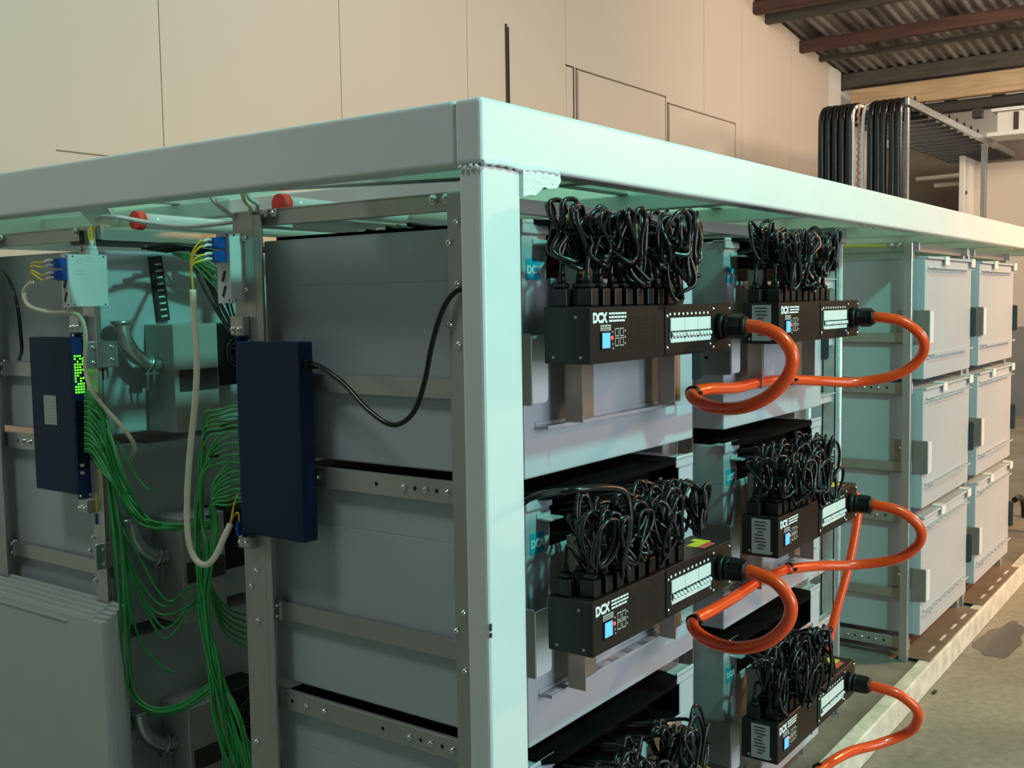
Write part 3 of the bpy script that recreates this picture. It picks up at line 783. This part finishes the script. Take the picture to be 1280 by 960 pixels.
# ================================================================== NETWORK SWITCHES
def make_switch(x0, x1, ya, yb, z0, z1, face, label):
    """tall switch, broad side towards -X, ports on the side 'face' (-1: looks to -Y, +1: looks to +Y)"""
    t = thing('network_switch', label, 'network switch', ((x0+x1)/2, (ya+yb)/2, z0))
    b = MB(); b.box(x0, x1, ya, yb, z0, z1, .0015); b.build('housing', M['navy'], t)
    yf = ya if face < 0 else yb
    o = face*.001
    b = MB(); b.box(x0+.001, x1-.001, yf+o*.2, yf+o*4, z0-.012, z1+.012, .0008); b.build('front_panel', M['navyface'], t)
    yq = yf+o*4
    b = MB()
    for i in range(12):
        for k in range(2):
            zc = z1-.175-i*.0158; xc = x0+.012+k*.018
            b.box(xc-.006, xc+.006, yq+o*.2, yq+o*1.2, zc-.006, zc+.006)
    b.build('port', M['black'], t)
    bolts([(x0+.008+(k % 2)*.028, yq, (z0-.005) if k < 2 else (z1+.005)) for k in range(4)], (0, face, 0), .0045, t, 'screw', None, .6)
    if face < 0:
        rnd = random.Random(5); b = MB()
        for i in range(14):
            for k in range(4):
                if rnd.random() < .85: zc = z1-.05-i*.0075; xc = x0+.009+k*.0075; b.box(xc-.0022, xc+.0024, yq-.001, yq-.0001, zc-.0022, zc+.0022)
        b.build('status_lamp', M['greenled'], t)
        b = MB(); b.box(x0+.010, x0+.02, yq-.004, yq-.0001, z0+.075, z0+.082); b.box(x0+.010, x0+.02, yq-.004, yq-.0001, z0+.055, z0+.062); b.build('fibre_socket', M['whitep'], t)
        b = MB(); b.box(x0-.001, x0-.0002, ya+.08, ya+.14, z0+.185, z0+.265); lb = b.build('label', M['label'], t)
        b = MB()
        for k in range(8): b.box(x0-.0016, x0-.0011, ya+.09, ya+.13-(k % 3)*.006, z0+.253-k*.0085, z0+.2555-k*.0085)
        b.build('small_print', M['dim'], lb)
    return t
SWR = (.118, .160, .605, .812, 1.116, 1.562)
SWL = (.112, .158, 1.48, 1.682, 1.142, 1.566)
make_switch(*SWR, 1, 'dark navy network switch hung upright on the front rack, power lead in its side')
make_switch(*SWL, -1, 'dark navy network switch with green lights hung on the rear rack')
# steel tabs that carry the switches
for (x, ya, yb, za, zb, lab) in ((.13, .80, .845, 1.575, 1.62, 'small steel bracket at the top of the navy switch on the front rack'), (.13, .80, .845, 1.075, 1.103, 'small steel bracket at the foot of the navy switch on the front rack'),
                                 (.125, 1.455, 1.50, 1.579, 1.625, 'small steel bracket at the top of the switch with green lights'), (.125, 1.455, 1.50, 1.09, 1.129, 'small steel bracket at the foot of the switch with green lights')):
    b = MB(); b.box(x, .15, ya, yb, za, zb, .002); sb = tag(b.build('switch_bracket', M['steel']), lab, 'bracket')
    bolts([(x, ya+.013, za+.014), (x, ya+.034, za+.014)], (-1, 0, 0), .006, sb)
# power lead from the right-hand switch
b = MB(); pts = [at(384, 456, 'y', .604), at(400, 458, 'x', .125), at(430, 480, 'x', .12), at(460, 512, 'x', .11), at(490, 531, 'x', .11), at(515, 518, 'x', .115), at(530, 480, 'x', .12), at(540, 430, 'x', .125), at(553, 388, 'x', .13), at(568, 366, 'x', .135), at(585, 360, 'x', .14), at(600, 362, 'x', .145)]
b.tube(pts, .0055, 10, 8)
pl = b.build('power_lead', M['cable']); tag(pl, 'black power lead hanging from the navy switch to behind the corner post', 'cable')
b = MB(); q = pts[0]; b.box(.128, .150, .590, .6045, q.z-.012, q.z+.012, .003); b.cyl((.139, .590, q.z), (.139, .565, q.z-.003), .008, .0055, 12); b.build('plug', M['black'], pl)
b = MB(); b.tube([at(-12, 330, 'x', .13), at(8, 345, 'x', .12), at(21, 380, 'x', .11), at(26, 420, 'x', .115), at(27, 438, 'x', .13), at(24, 449, 'x', .15)], .0055, 10, 8)
tag(b.build('power_lead', M['cable']), 'black lead curving down the rear rack at the open end of the skid', 'cable')

# ================================================================== FIBRE PATCH BOXES
def make_patch(x0, x1, y0, y1, z0, z1, label):
    t = thing('fibre_patch_box', label, 'patch box', ((x0+x1)/2, (y0+y1)/2, z0))
    b = MB(); b.box(x0, x1, y0, y1, z0, z1, .001); b.build('housing', M['box'], t)
    b = MB(); b.box(x0-.002, x0-.0003, y0-.001, y1+.001, z0-.002, z1+.002, .0005); fp = b.build('port_panel', M['box'], t)
    b = MB()
    for k in range(2):
        b.box(x0-.003, x0-.0021, (y0+y1)/2-.004, (y0+y1)/2+.004, z0+.012+k*.035, z0+.038+k*.035, rot=Matrix.Rotation(math.radians(24), 3, 'X'))
    b.build('empty_port', M['black'], fp)
    b = MB()
    for zz in (z0+.005, z1-.005): b.dome((x0-.002, y0+.006, zz), (-1, 0, 0), .003); b.dome((x0+.012, y0, zz), (0, -1, 0), .0025); b.dome((x1-.01, y0, zz), (0, -1, 0), .0025)
    b.build('screw', M['seam'], t)
    outs = []
    for k in range(2):
        zc = z1-.022-k*.031; yc = (y0+y1)/2
        b = MB(); b.prism([(x0-.0022, zc-.014), (x0-.016, zc-.014), (x0-.034, zc-.010), (x0-.034, zc+.010), (x0-.016, zc+.013), (x0-.0022, zc+.013)], 'y', yc-.011, yc+.011)
        cn = b.build('connector', M['bluecon'], t, label='blue connector')
        b = MB()
        for dzz in (.006, -.006): b.tube([(x0-.034, yc, zc+dzz), (x0-.046, yc, zc+dzz), (x0-.056, yc, zc+dzz-.004)], .0032, 8, 4)
        b.build('boot', M['whitep'], cn)
        outs += [Vector((x0-.055, yc, zc+dzz-.004)) for dzz in (.006, -.006)]
    return t, outs
pr, outR = make_patch(.113, .186, .815, .86, 1.652, 1.810, 'pale grey fibre patch box beside the front rack upright, above its navy switch')
pl_, outL = make_patch(.058, .168, 1.38, 1.412, 1.648, 1.782, 'pale grey fibre patch box on the rear rack, above the switch with green lights')
b = MB()
for dx, dzz in ((.02, .112), (.02, .083), (.048, .118)):
    for k in range(2): b.box(.058+dx, .058+dx+.02, 1.3795, 1.3799, 1.648+dzz+k*.008, 1.648+dzz+.001+k*.008)
b.build('small_print', M['dim'], pl_)
b = MB(); b.cyl((.135, 1.396, 1.7825), (.135, 1.396, 1.795), .016, n=8, smooth=False); b.cyl((.135, 1.396, 1.795), (.135, 1.396, 1.805), .013, n=12); b.cyl((.135, 1.396, 1.805), (.135, 1.396, 1.82), .006, n=10)
b.build('cable_gland', M['box'], pl_)
b = MB(); b.box(.150, .156, 1.4125, 1.44, 1.66, 1.84, .001); b.build('mounting_bracket', M['galv'], pl_)
b = MB(); b.box(.1865, .20, .825, .855, 1.66, 1.80, .001); b.build('mounting_bracket', M['galv'], pr)
# fibre pigtails and the cream trunk
G = 'yellow fibres between patch box and trunk'
def fibres(outs, join, pre, lab):
    for i, o in enumerate(outs):
        b = MB(); mid = (o+join)/2+Vector((-.018, .0, .018)); b.tube([o, o+Vector((-.012, 0, -.002)), mid, join], .0022, 8, 8)
        tag(b.build('fibre_lead', M['yellow']), lab, 'cable', lab[:40])
jR = at(241, 362, 'x', .05)
fibres(outR, jR, 'R', 'thin yellow fibre lead fanning out of the patch box on the front rack')
trunk = [jR, at(243, 400, 'x', .05), at(246, 450, 'x', .05), at(244, 500, 'x', .05), at(238, 560, 'x', .05), at(234, 620, 'x', .05), at(235, 670, 'x', .05), at(243, 697, 'x', .055), at(256, 706, 'x', .06), at(268, 697, 'x', .07), at(280, 672, 'x', .09), at(288, 655, 'x', .11)]
b = MB(); b.tube(trunk, .0072, 12, 8)
tag(b.build('fibre_cable', M['cream']), 'thick cream cable hanging in a long loop beside the front navy switch', 'cable')
b = MB(); b.tube([trunk[-1], at(293, 630, 'x', .12), at(299, 615, 'x', .125)], .0022, 8, 6); b.tube([trunk[-1], at(292, 645, 'x', .12), at(298, 641, 'x', .125), at(299, 652, 'x', .125)], .0022, 8, 6)
o = tag(b.build('fibre_lead', M['yellow']), 'yellow fibre pair at the foot of the cream loop, plugged into the navy switch', 'cable')
b = MB(); q = at(298, 660, 'x', .125); b.box(q.x-.005, q.x+.005, q.y-.004, q.y+.004, q.z-.018, q.z+.014, .001); b.build('connector', M['bluecon'], o)
jL = at(40, 352, 'x', .03)
fibres(outL, jL, 'L', 'thin yellow fibre lead fanning out of the patch box on the rear rack')
b = MB(); b.tube([jL, at(30, 365, 'x', .03), at(36, 382, 'x', .03), at(60, 390, 'x', .05), at(88, 391, 'x', .07), at(101, 398, 'x', .09), at(107, 420, 'x', .10), at(107, 460, 'x', .10), at(114, 487, 'x', .10), at(133, 512, 'x', .13), at(158, 540, 'x', .16), at(168, 560, 'x', .18), at(160, 580, 'x', .20), at(148, 600, 'x', .22)], .0058, 10, 8)
tag(b.build('fibre_cable', M['cream']), 'cream cable curving from the rear patch box past the green lights into the aisle', 'cable')
b = MB(); b.tube([at(124, 605, 'x', .16), at(120, 620, 'x', .15), at(121, 640, 'x', .15)], .0022, 8, 6); b.tube([at(114, 575, 'x', .16), at(124, 590, 'x', .15), at(127, 605, 'x', .15), at(121, 640, 'x', .15)], .002, 8, 6)
o = tag(b.build('fibre_lead', M['yellow']), 'yellow fibre tail hanging below the switch with green lights', 'cable')
b = MB(); q = at(121, 648, 'x', .15); b.box(q.x-.005, q.x+.005, q.y-.004, q.y+.004, q.z-.016, q.z+.014, .001); b.build('connector', M['bluecon'], o)
# yellow leads rising from the gland, grey cables along the roof
b = MB()
for k, dx in enumerate((-.004, .0, .004)): b.tube([(.135+dx, 1.396, 1.815), (.133+dx*2, 1.392, 1.838), (.135+dx*1.5, 1.385, 1.857)], .0022, 8, 6)
tag(b.build('fibre_lead', M['yellow']), 'short yellow fibre tails rising from the top of the rear patch box', 'cable')
b = MB(); b.tube([at(122, 275, 'x', .14), at(128, 271, 'x', .14), at(150, 272, 'x', .16), at(190, 279, 'x', .2), at(230, 283, 'x', .2), at(270, 280, 'x', .2), at(300, 276, 'x', .2), at(330, 272, 'x', .22)], .006, 10, 8)
tag(b.build('grey_cable', M['greycab']), 'pale grey cable swagged under the roof between the two rows of racks', 'cable')
for i, (a, bb_, c) in enumerate((((262, 242), (280, 262), (306, 277)), ((310, 244), (322, 255), (327, 268)), ((304, 246), (313, 258), (318, 270)))):
    b = MB(); p, q, r_ = at(*a, 'x', .10), at(*bb_, 'x', .13), at(*c, 'x', .17)
    b.tube([p+Vector((0, 0, .06)), p, q, r_, r_+Vector((.1, -.05, -.01))], .0052, 10, 8)
    tag(b.build('grey_cable', M['cream' if i == 2 else 'greycab']), ['pale grey cable dropping from the beam toward the aisle cables', 'white cable bent over the head of the front rack upright, nearer the corner', 'cream cable bent over the head of the front rack upright, beside the white one'][i], 'cable')

# red-capped ducts lying lengthwise over the racks
def duct(y, z, x0, x1, label):
    t = thing('wrapped_duct', label, 'duct', (x0, y, z-.03))
    b = MB(); b.tube([(x0+.02, y, z), (x0+.4, y, z-.004), (x0+.9, y-.01, z-.008), (x1, y-.02, z-.008)], .020, 14, 6); b.build('duct', M['clear'], t)
    b = MB(); b.cyl((x0-.004, y, z), (x0+.018, y, z), .0245, .0255, 20); b.build('end_cap', M['red'], t, label='red end cap')
    b = MB()
    for k in range(5): b.tube([(x0+.03, y-.012+.006*k, z-.008+.004*(k % 2)), (x1, y-.03+.006*k, z-.012)], .003, 6, 1)
    b.build('inner_wire', M['greycab'], t)
    return t
duct(.78, 1.880, .235, 1.9, 'clear wrapped duct with a red end cap over the front row of cases')
duct(1.315, 1.872, .215, 1.9, 'clear wrapped duct with a red end cap over the cable aisle')
# black and white cable runs lying over the front row
for i in range(9):
    y = .42+.05*i; col = ['cable', 'greycab', 'cable', 'cream', 'cable', 'greycab', 'cable', 'cream', 'cable'][i]
    b = MB(); b.tube([(.28+.02*i, y, 1.815), (.6, y+.05, 1.817), (1.1, y-.02, 1.816), (1.75, y+.03, 1.815)], .005, 8, 6)
    w = {'cable': 'black', 'greycab': 'grey', 'cream': 'cream'}[col]
    tag(b.build('roof_cable', M[col]), '%s cable lying lengthwise on top of the front row of cases' % w, 'cable', '%s cables on top of the front row' % w)
# black tray and cables crossing over the rear row
b = MB(); b.box(.14, 2.2, 1.455, 1.50, 1.812, 1.822); b.box(.14, 2.2, 1.455, 1.459, 1.822, 1.850)
for k in range(5): b.cyl((.25+.3*k, 1.452, 1.835), (.25+.3*k, 1.455, 1.835), .004)
tag(b.build('cable_tray', mat('dark_steel_tray', (.05, .048, .045), .4, .7)), 'dark steel tray running over the rear row of racks', 'tray')
for i in range(6):
    b = MB(); rnd = random.Random(i); y = 1.30+.022*i
    b.tube([(.22+.03*i, y, 1.800), (.32+.03*i, y+.01*rnd.uniform(-1, 1), 1.806+.008*rnd.random()), (.45, y-.03, 1.798), (.60, y-.08, 1.80)], .006, 8, 6)
    tag(b.build('black_cable', M['cable']), 'black cable bunched at the head of the aisle above the fan box', 'cable', 'black cables at the head of the aisle')

# ================================================================== GREEN NETWORK CABLES
def green(pts, label, grp):
    b = MB(); b.tube(pts, .0031, 8, 6)
    return tag(b.build('network_cable', M['green']), label, 'cable', grp)
rnd = random.Random(21)
def px(p, x): return at(p[0], p[1], 'x', x)
# from the switch with green lights: half sag across the aisle, half drop to the floor loop
for i in range(24):
    u = i/23; y0 = 488+u*76; x0 = .120+.018*(i % 2)
    s = px((106, y0), x0); j = lambda a: rnd.uniform(-a, a)
    if i % 3 != 0:
        v = 1-u
        pts = [s, px((114+j(1), y0+3), x0+.0), px((126+8*v+j(2), y0+22+8*v), .12+.02*v), px((142+12*v+j(3), 585+18*u+j(4)), .14+.03*j(1)), px((165+6*v+j(3), 632+12*u+j(5)), .16+.03*j(1)), px((195+j(5), 652+9*u+j(3)), .18+.04*j(1)), px((232+j(2), 655+7*u+j(2)), .20+.03*j(1)), px((262+j(2), 652+9*u+j(4)), .26+.03*j(1))]
        green(pts, 'green network cable sagging from the rear switch across the aisle', 'green cables sagging across the aisle')
    else:
        v = i/24; o = rnd.uniform(-6, 9); q = rnd.uniform(-9, 9); dx = rnd.uniform(-.025, .03)
        pts = [s, px((114+j(1), y0+3), x0), px((128+j(3), y0+25), .13), px((138+o*.6, 610+q), .14+dx*.3), px((147+o, 690+j(5)), .15+dx), px((152+o+j(3), 770), .16+dx), px((155+o*.8+j(2), 830), .17+dx), px((166+o*.5, 866+q*.8), .18+dx), px((190+j(4), 884+q), .2+dx), px((228, 878+q*1.3), .24+dx), px((264, 852+q*1.5), .30+dx)]
        green(pts, 'green network cable dropping from the rear switch into a low loop by the panels', 'green cables dropping into the low loop')
# looser mid loops
for i in range(5):
    d = i*14
    k = rnd.uniform(-8, 8)
    pts = [px((128+3*i, 560), .15), px((148+k*.4, 640+d*.6+k), .17), px((172+k, 712+d*.7-k), .19), px((202+k, 744+d*.9+k), .22), px((236, 742+d*.5-k), .26), px((258, 726+d*.4+k), .3)]
    green(pts, 'green network cable in a loose hanging loop halfway down the aisle', 'loose green loops in the aisle')
green([px((134, 540), .16), px((152, 560), .16), px((168, 592), .17), px((188, 615), .18)], 'single green network cable standing away from the bundle', 'stray green cable')
green([px((160, 730), .17), px((167, 775), .18), px((180, 810), .19), px((205, 835), .22), px((222, 842), .25)], 'thin green network cable curling low behind the loop by the panels', 'low stray green cable')
# from the switch on the front rack: bundles turning down to the floor
for i in range(22):
    u = i/21; grp = 0 if i < 6 else (1 if i < 12 else 2)
    y0 = (508+i*6) if grp == 0 else ((540+(i-6)*7) if grp == 1 else (578+(i-12)*5.5))
    s = Vector((.122+.018*(i % 2), .818, px((297, y0), .13).z)); j = lambda a: rnd.uniform(-a, a)
    bx = [246, 243, 262][grp]
    sx = [262, 262, 270][grp]
    by = [y0+6, 590, 625][grp]
    down = [(bx+4+j(3), 690+j(4)), (252+j(4)+3*grp, 760), (262+j(4)+5*grp, 830), (277+j(9)+8*grp, 900), (290+j(12)+16*grp, 975)]
    if grp == 0: down = [(252+j(4), 640), (258+j(4), 690)]+down[1:]
    pts = [s, s+Vector((0, .02, .001)), px((sx+14, y0+4), .15), px((sx-4+j(3), (y0+by)/2+6), .15), px((bx+6+j(4), by+32), .16)]+[px(d, .17+.02*j(1)) for d in down]
    green(pts, 'green network cable turning down from the front navy switch toward the floor', 'green cables running down to the floor')
for i in range(9):
    j = lambda a: rnd.uniform(-a, a)
    pts = [px((290+j(2), 346+i*4), .22), px((272+j(3), 334+i*3.6), .24+j(.02)), px((254+j(3), 325+i*2.2+j(2)), .27+j(.02)), px((236, 318+i), .32), px((216, 317), .4)]
    green(pts, 'green network cable fanning out behind the patch box on the front rack', 'green cables fanning behind the patch box')
for i in range(8):
    j = lambda a: rnd.uniform(-a, a)
    pts = [px((240+i*4, 330), .3), px((255+i*4+j(2), 365), .28), px((272+i*3+j(2), 395), .25), px((290+i*2, 420), .22)]
    b = MB(); b.tube(pts, .003, 8, 6); tag(b.build('black_cable', M['cable']), 'thin black cable slanting down behind the patch box on the front rack', 'cable', 'thin black cables behind the patch box')
for i in range(6):
    pts = [px((310+i*3, 770+i*9), .36), px((285, 760+i*7), .3), px((268, 740+i*4), .26), px((258, 715), .22), px((252, 690), .19)]
    green(pts, 'green network cable branching from the falling bundle toward the dark inside', 'green cables branching inside')
# cable ties round the bundles
for i, (p, x) in enumerate((((263, 645), .16), ((268, 570), .15))):
    b = MB(); q = px(p, x); b.cyl(q-Vector((0, .1, 1))*.003, q+Vector((0, .1, 1))*.003, .013, n=16)
    tag(b.build('cable_tie', M['black']), ['black tie round the green bundle just below the foot of the cream loop', 'black tie round the green cables leaving the middle of the navy switch'][i], 'tie')

# ================================================================== STACKED PANELS
edges = [(122, 128), (131, 134), (138, 141), (143, 147), (150, 152)]
for i in range(5):
    x0 = .066+i*.0215; e = at(edges[i][1], 800, 'x', x0).y; zt = .828+.004*i
    b = MB(); b.box(x0, x0+.017, e, e+.95, .0975, zt, .001)
    if i == 0:
        b.box(x0-.004, x0-.0005, e+.16, e+.95, zt-.022, zt-.018)
    b.box(x0+.002, x0+.015, e+.05, e+.9, zt+.0002, zt+.004)
    tag(b.build('metal_sheet', M['panel']), ['outermost grey panel of the stack leaning at the open end of the skid', 'second grey panel in the leaning stack, counted from outside', 'third grey panel in the leaning stack, counted from outside', 'fourth grey panel in the leaning stack, counted from outside', 'innermost grey panel of the leaning stack, against the rear rack'][i], 'panel', None)

# ================================================================== OVERHEAD CABLE LADDER in the hall
LXe = 9.7; yA, yB = 2.0, 2.86; zL = 3.64
t = thing('overhead_cable_ladder', 'galvanised cable ladder high up beyond the skid with black cables hanging over its end', 'ladder', (LXe, yA, 0))
for y in (yA, yB):
    b = MB(); b.box(LXe, 15.0, y-.02, y+.02, zL-.075, zL, .004); b.build('side_rail', M['galv'], t)
for i in range(17):
    x = LXe+.25+i*.31
    b = MB(); b.box(x, x+.05, yA+.02, yB-.02, zL-.095, zL-.06); b.build('rung', mat('dark_rung', (.10, .10, .10), .5, .6) if i == 0 else bpy.data.materials['dark_rung'], t)
for x, y in ((LXe+.02, yA), (LXe+.02, yB)):
    b = MB(); b.box(x-.03, x+.03, y-.02, y+.02, 0, zL-.101, .003); b.build('post', M['galv'], t)
xpost = at(1230, 200, 'y', yA).x
b = MB(); b.box(xpost-.07, xpost-.02, yA-.03, yA+.02, 0, zL-.101); b.box(xpost+.02, xpost+.07, yA-.03, yA+.02, 0, zL-.101); b.box(xpost-.02, xpost+.02, yA-.0, yA+.02, 0, zL-.101); b.box(xpost-.10, xpost+.10, yA-.035, yA+.02, zL-.13, zL-.101); b.build('post', M['galv'], t)
b = MB()
for i in range(9): b.cyl((LXe+.3+i*.35, yA, zL), (LXe+.3+i*.35, yA, zL+.05), .012, n=8)
b.build('cable_clip', M['black'], t)
LAB = 'thick black cable hanging over the end of the overhead ladder'
def hang(y, r, mt, seed):
    xo = LXe-.05; dr = random.Random(seed).uniform(-.012, .012); b = MB()
    b.tube([(xo+.9, y, zL-.02), (xo+.35, y, zL+.0), (xo+.12, y, zL-.02), (xo-.02, y+dr*.3, zL-.10), (xo-.05, y+dr, zL-.30), (xo-.05, y+dr, zL-.9), (xo-.05, y-dr, zL-1.6), (xo-.05, y, .05)], r, 12, 6)
    return b.build('hanging_cable', M[mt])
for i in range(5):
    tag(hang(yA+.045+.072*i, .038, 'cable', i), LAB, 'cable', 'black cables hanging over the overhead ladder')
    tag(hang(yB-.02-.072*i, .038, 'cable', i+9), LAB, 'cable', 'black cables hanging over the overhead ladder')
tag(hang(2.40, .018, 'whitep', 20), 'white cable among the black ones, nearer the ladder post', 'cable')
tag(hang(2.52, .018, 'whitep', 21), 'white cable among the black ones, beyond the twisted cord', 'cable')
b = MB(); y = 2.455
for k in range(26):
    z = zL-.1-k*.07
    b.tube([(LXe-.07, y+.012*math.sin(k*pi), z), (LXe-.08, y+.016, z-.035), (LXe-.07, y-.012, z-.07)], .010, 6, 3)
b.tube([(LXe-.05, y+.01, zL-.02), (LXe-.05, y+.01, .1)], .012, 8, 1)
tag(b.build('twisted_cord', mat('red_white_cord', (.62, .34, .28), .6)), 'red and white twisted cord hanging among the black cables', 'cord')
# things further back under and beyond the ladder
def simple(name, mt, boxes, label, cat, bv=.01):
    b = MB()
    for q in boxes: b.box(*q, bv)
    return tag(b.build(name, M[mt]), label, cat)
p = at(1205, 214, 'y', 2.3); q = at(1206, 320, 'y', 2.3)
x0 = p.x
simple('loose_board', 'board', [(x0, x0+4, 2.3, 2.36, 0, at(1240, 209, 'y', 2.3).z)], 'large pale board standing behind the overhead ladder post', 'panel', .004)
b = MB(); b.dome((x0+.12, 2.3, at(1208, 241, 'y', 2.3).z), (0, -1, 0), .03); b.build('hole', M['seam'], bpy.data.objects['loose_board'])
p = at(1246, 140, 'x', 13.2); q = at(1246, 166, 'x', 13.2)
t = thing('wall_cabinet', 'pale cabinet high on the far wall under the eaves', 'cabinet', (13.2, p.y-.6, q.z))
b = MB(); b.box(13.2, 13.6, p.y-1.4, p.y, q.z, p.z, .01); b.build('body', M['board'], t)
b = MB(); b.box(13.15, 13.65, p.y-1.45, p.y+.06, p.z+.001, p.z+.04, .005); b.box(13.12, 13.65, p.y-1.45, p.y+.1, q.z-.05, q.z-.001, .005); b.build('trim', M['whitep'], t)
b = MB(); b.box(13.19, 13.199, p.y-.26, p.y-.20, q.z+.02, p.z-.02); b.build('gap', M['seam'], t)
# fluorescent fittings and gear seen through the ladder
for i, (a, c) in enumerate((((1145, 224), (1210, 218)), ((1168, 232), (1206, 229)))):
    p, q = at(*a, 'x', 14.6), at(*c, 'x', 14.6)
    b = MB(); b.cyl(p, q, .03, n=10)
    tag(b.build('strip_light', M['board']), ['longer pale tube under the far eaves', 'shorter pale tube under the far eaves, lower one'][i], 'tube', 'pale tubes under the far eaves')
# warm wall at the far right end, beyond the last stack
b = MB(); b.box(14.0, 14.1, -8, 2.3, 1.2, 3.4); struct(b, 'wall_front', M['wall'])
b = MB(); b.box(13.98, 14.12, -8, 2.3, 0, 1.2); struct(b, 'baseboard_far', mat('grey_plinth', (.26, .26, .25), .7, noise=.2, nscale=2))
p = at(1276, 640, 'y', .4)
b = MB(); b.tube([at(1268, 625, 'y', .35), at(1276, 622, 'y', .35), at(1280, 640, 'y', .35), at(1276, 662, 'y', .35), at(1272, 676, 'y', .35)], .02, 8, 6)
tag(b.build('black_hose', M['cable']), 'black hose hanging beyond the end of the farthest stack', 'hose')

# ================================================================== LIGHT
def area(name, loc, target, size, power, col, sy=None):
    l = bpy.data.lights.new(name, 'AREA'); l.energy = power; l.color = col; l.size = size
    if sy: l.shape = 'RECTANGLE'; l.size_y = sy
    o = bpy.data.objects.new(name, l); C.objects.link(o); o.location = loc
    o.rotation_euler = (Vector(target)-Vector(loc)).to_track_quat('-Z', 'Y').to_euler()
    return o
area('work_lamp_cool', (.55, -3.2, 4.85), (1.3, .3, 1.2), .25, 160, (.26, 1.0, .78))
area('work_lamp_warm', (6.4, -3.4, 3.5), (5.0, -.3, .9), .5, 110, (1.0, .52, .24)).data.spread = math.radians(100)
area('hall_lamp', (3.4, 1.4, 5.4), (4.6, 4.0, 3.0), 1.2, 36, (1.0, .93, .92))
area('hall_lamp_far', (9.5, -.5, 4.9), (11.5, 3.4, 3.2), 1.2, 190, (1.0, .80, .62))
area('left_beam_fill', (-1.9, 1.2, 5.2), (-.2, 1.0, 2.0), .8, 44, (.84, 1.0, .98))  # unseen fill, added to brighten the left top beam
area('far_board_fill', (12.3, -2.6, 4.3), (13.5, 2.0, 2.6), .8, 130, (1.0, .80, .60))  # extra light added to brighten the pale board and far right end
area('eaves_fill', (14.5, .5, 4.55), (15.2, 1.5, 4.5), .4, 25, (1.0, .86, .72))  # small fill added to lift the boards beyond the eaves
area('front_fill', (1.2, -7.5, 2.6), (1.2, 0, 1.2), 4.5, 335, (.84, .91, 1.0), 3.0)  # added soft fill that lifts the shadows on the case fronts
w = bpy.data.worlds.new('world'); bpy.context.scene.world = w; w.use_nodes = True
w.node_tree.nodes['Background'].inputs[0].default_value = (.86, .97, 1.0, 1); w.node_tree.nodes['Background'].inputs[1].default_value = .07
vs = bpy.context.scene.view_settings
vs.view_transform = 'Standard'; vs.look = 'None'; vs.exposure = 0; vs.gamma = 1; vs.use_curve_mapping = False
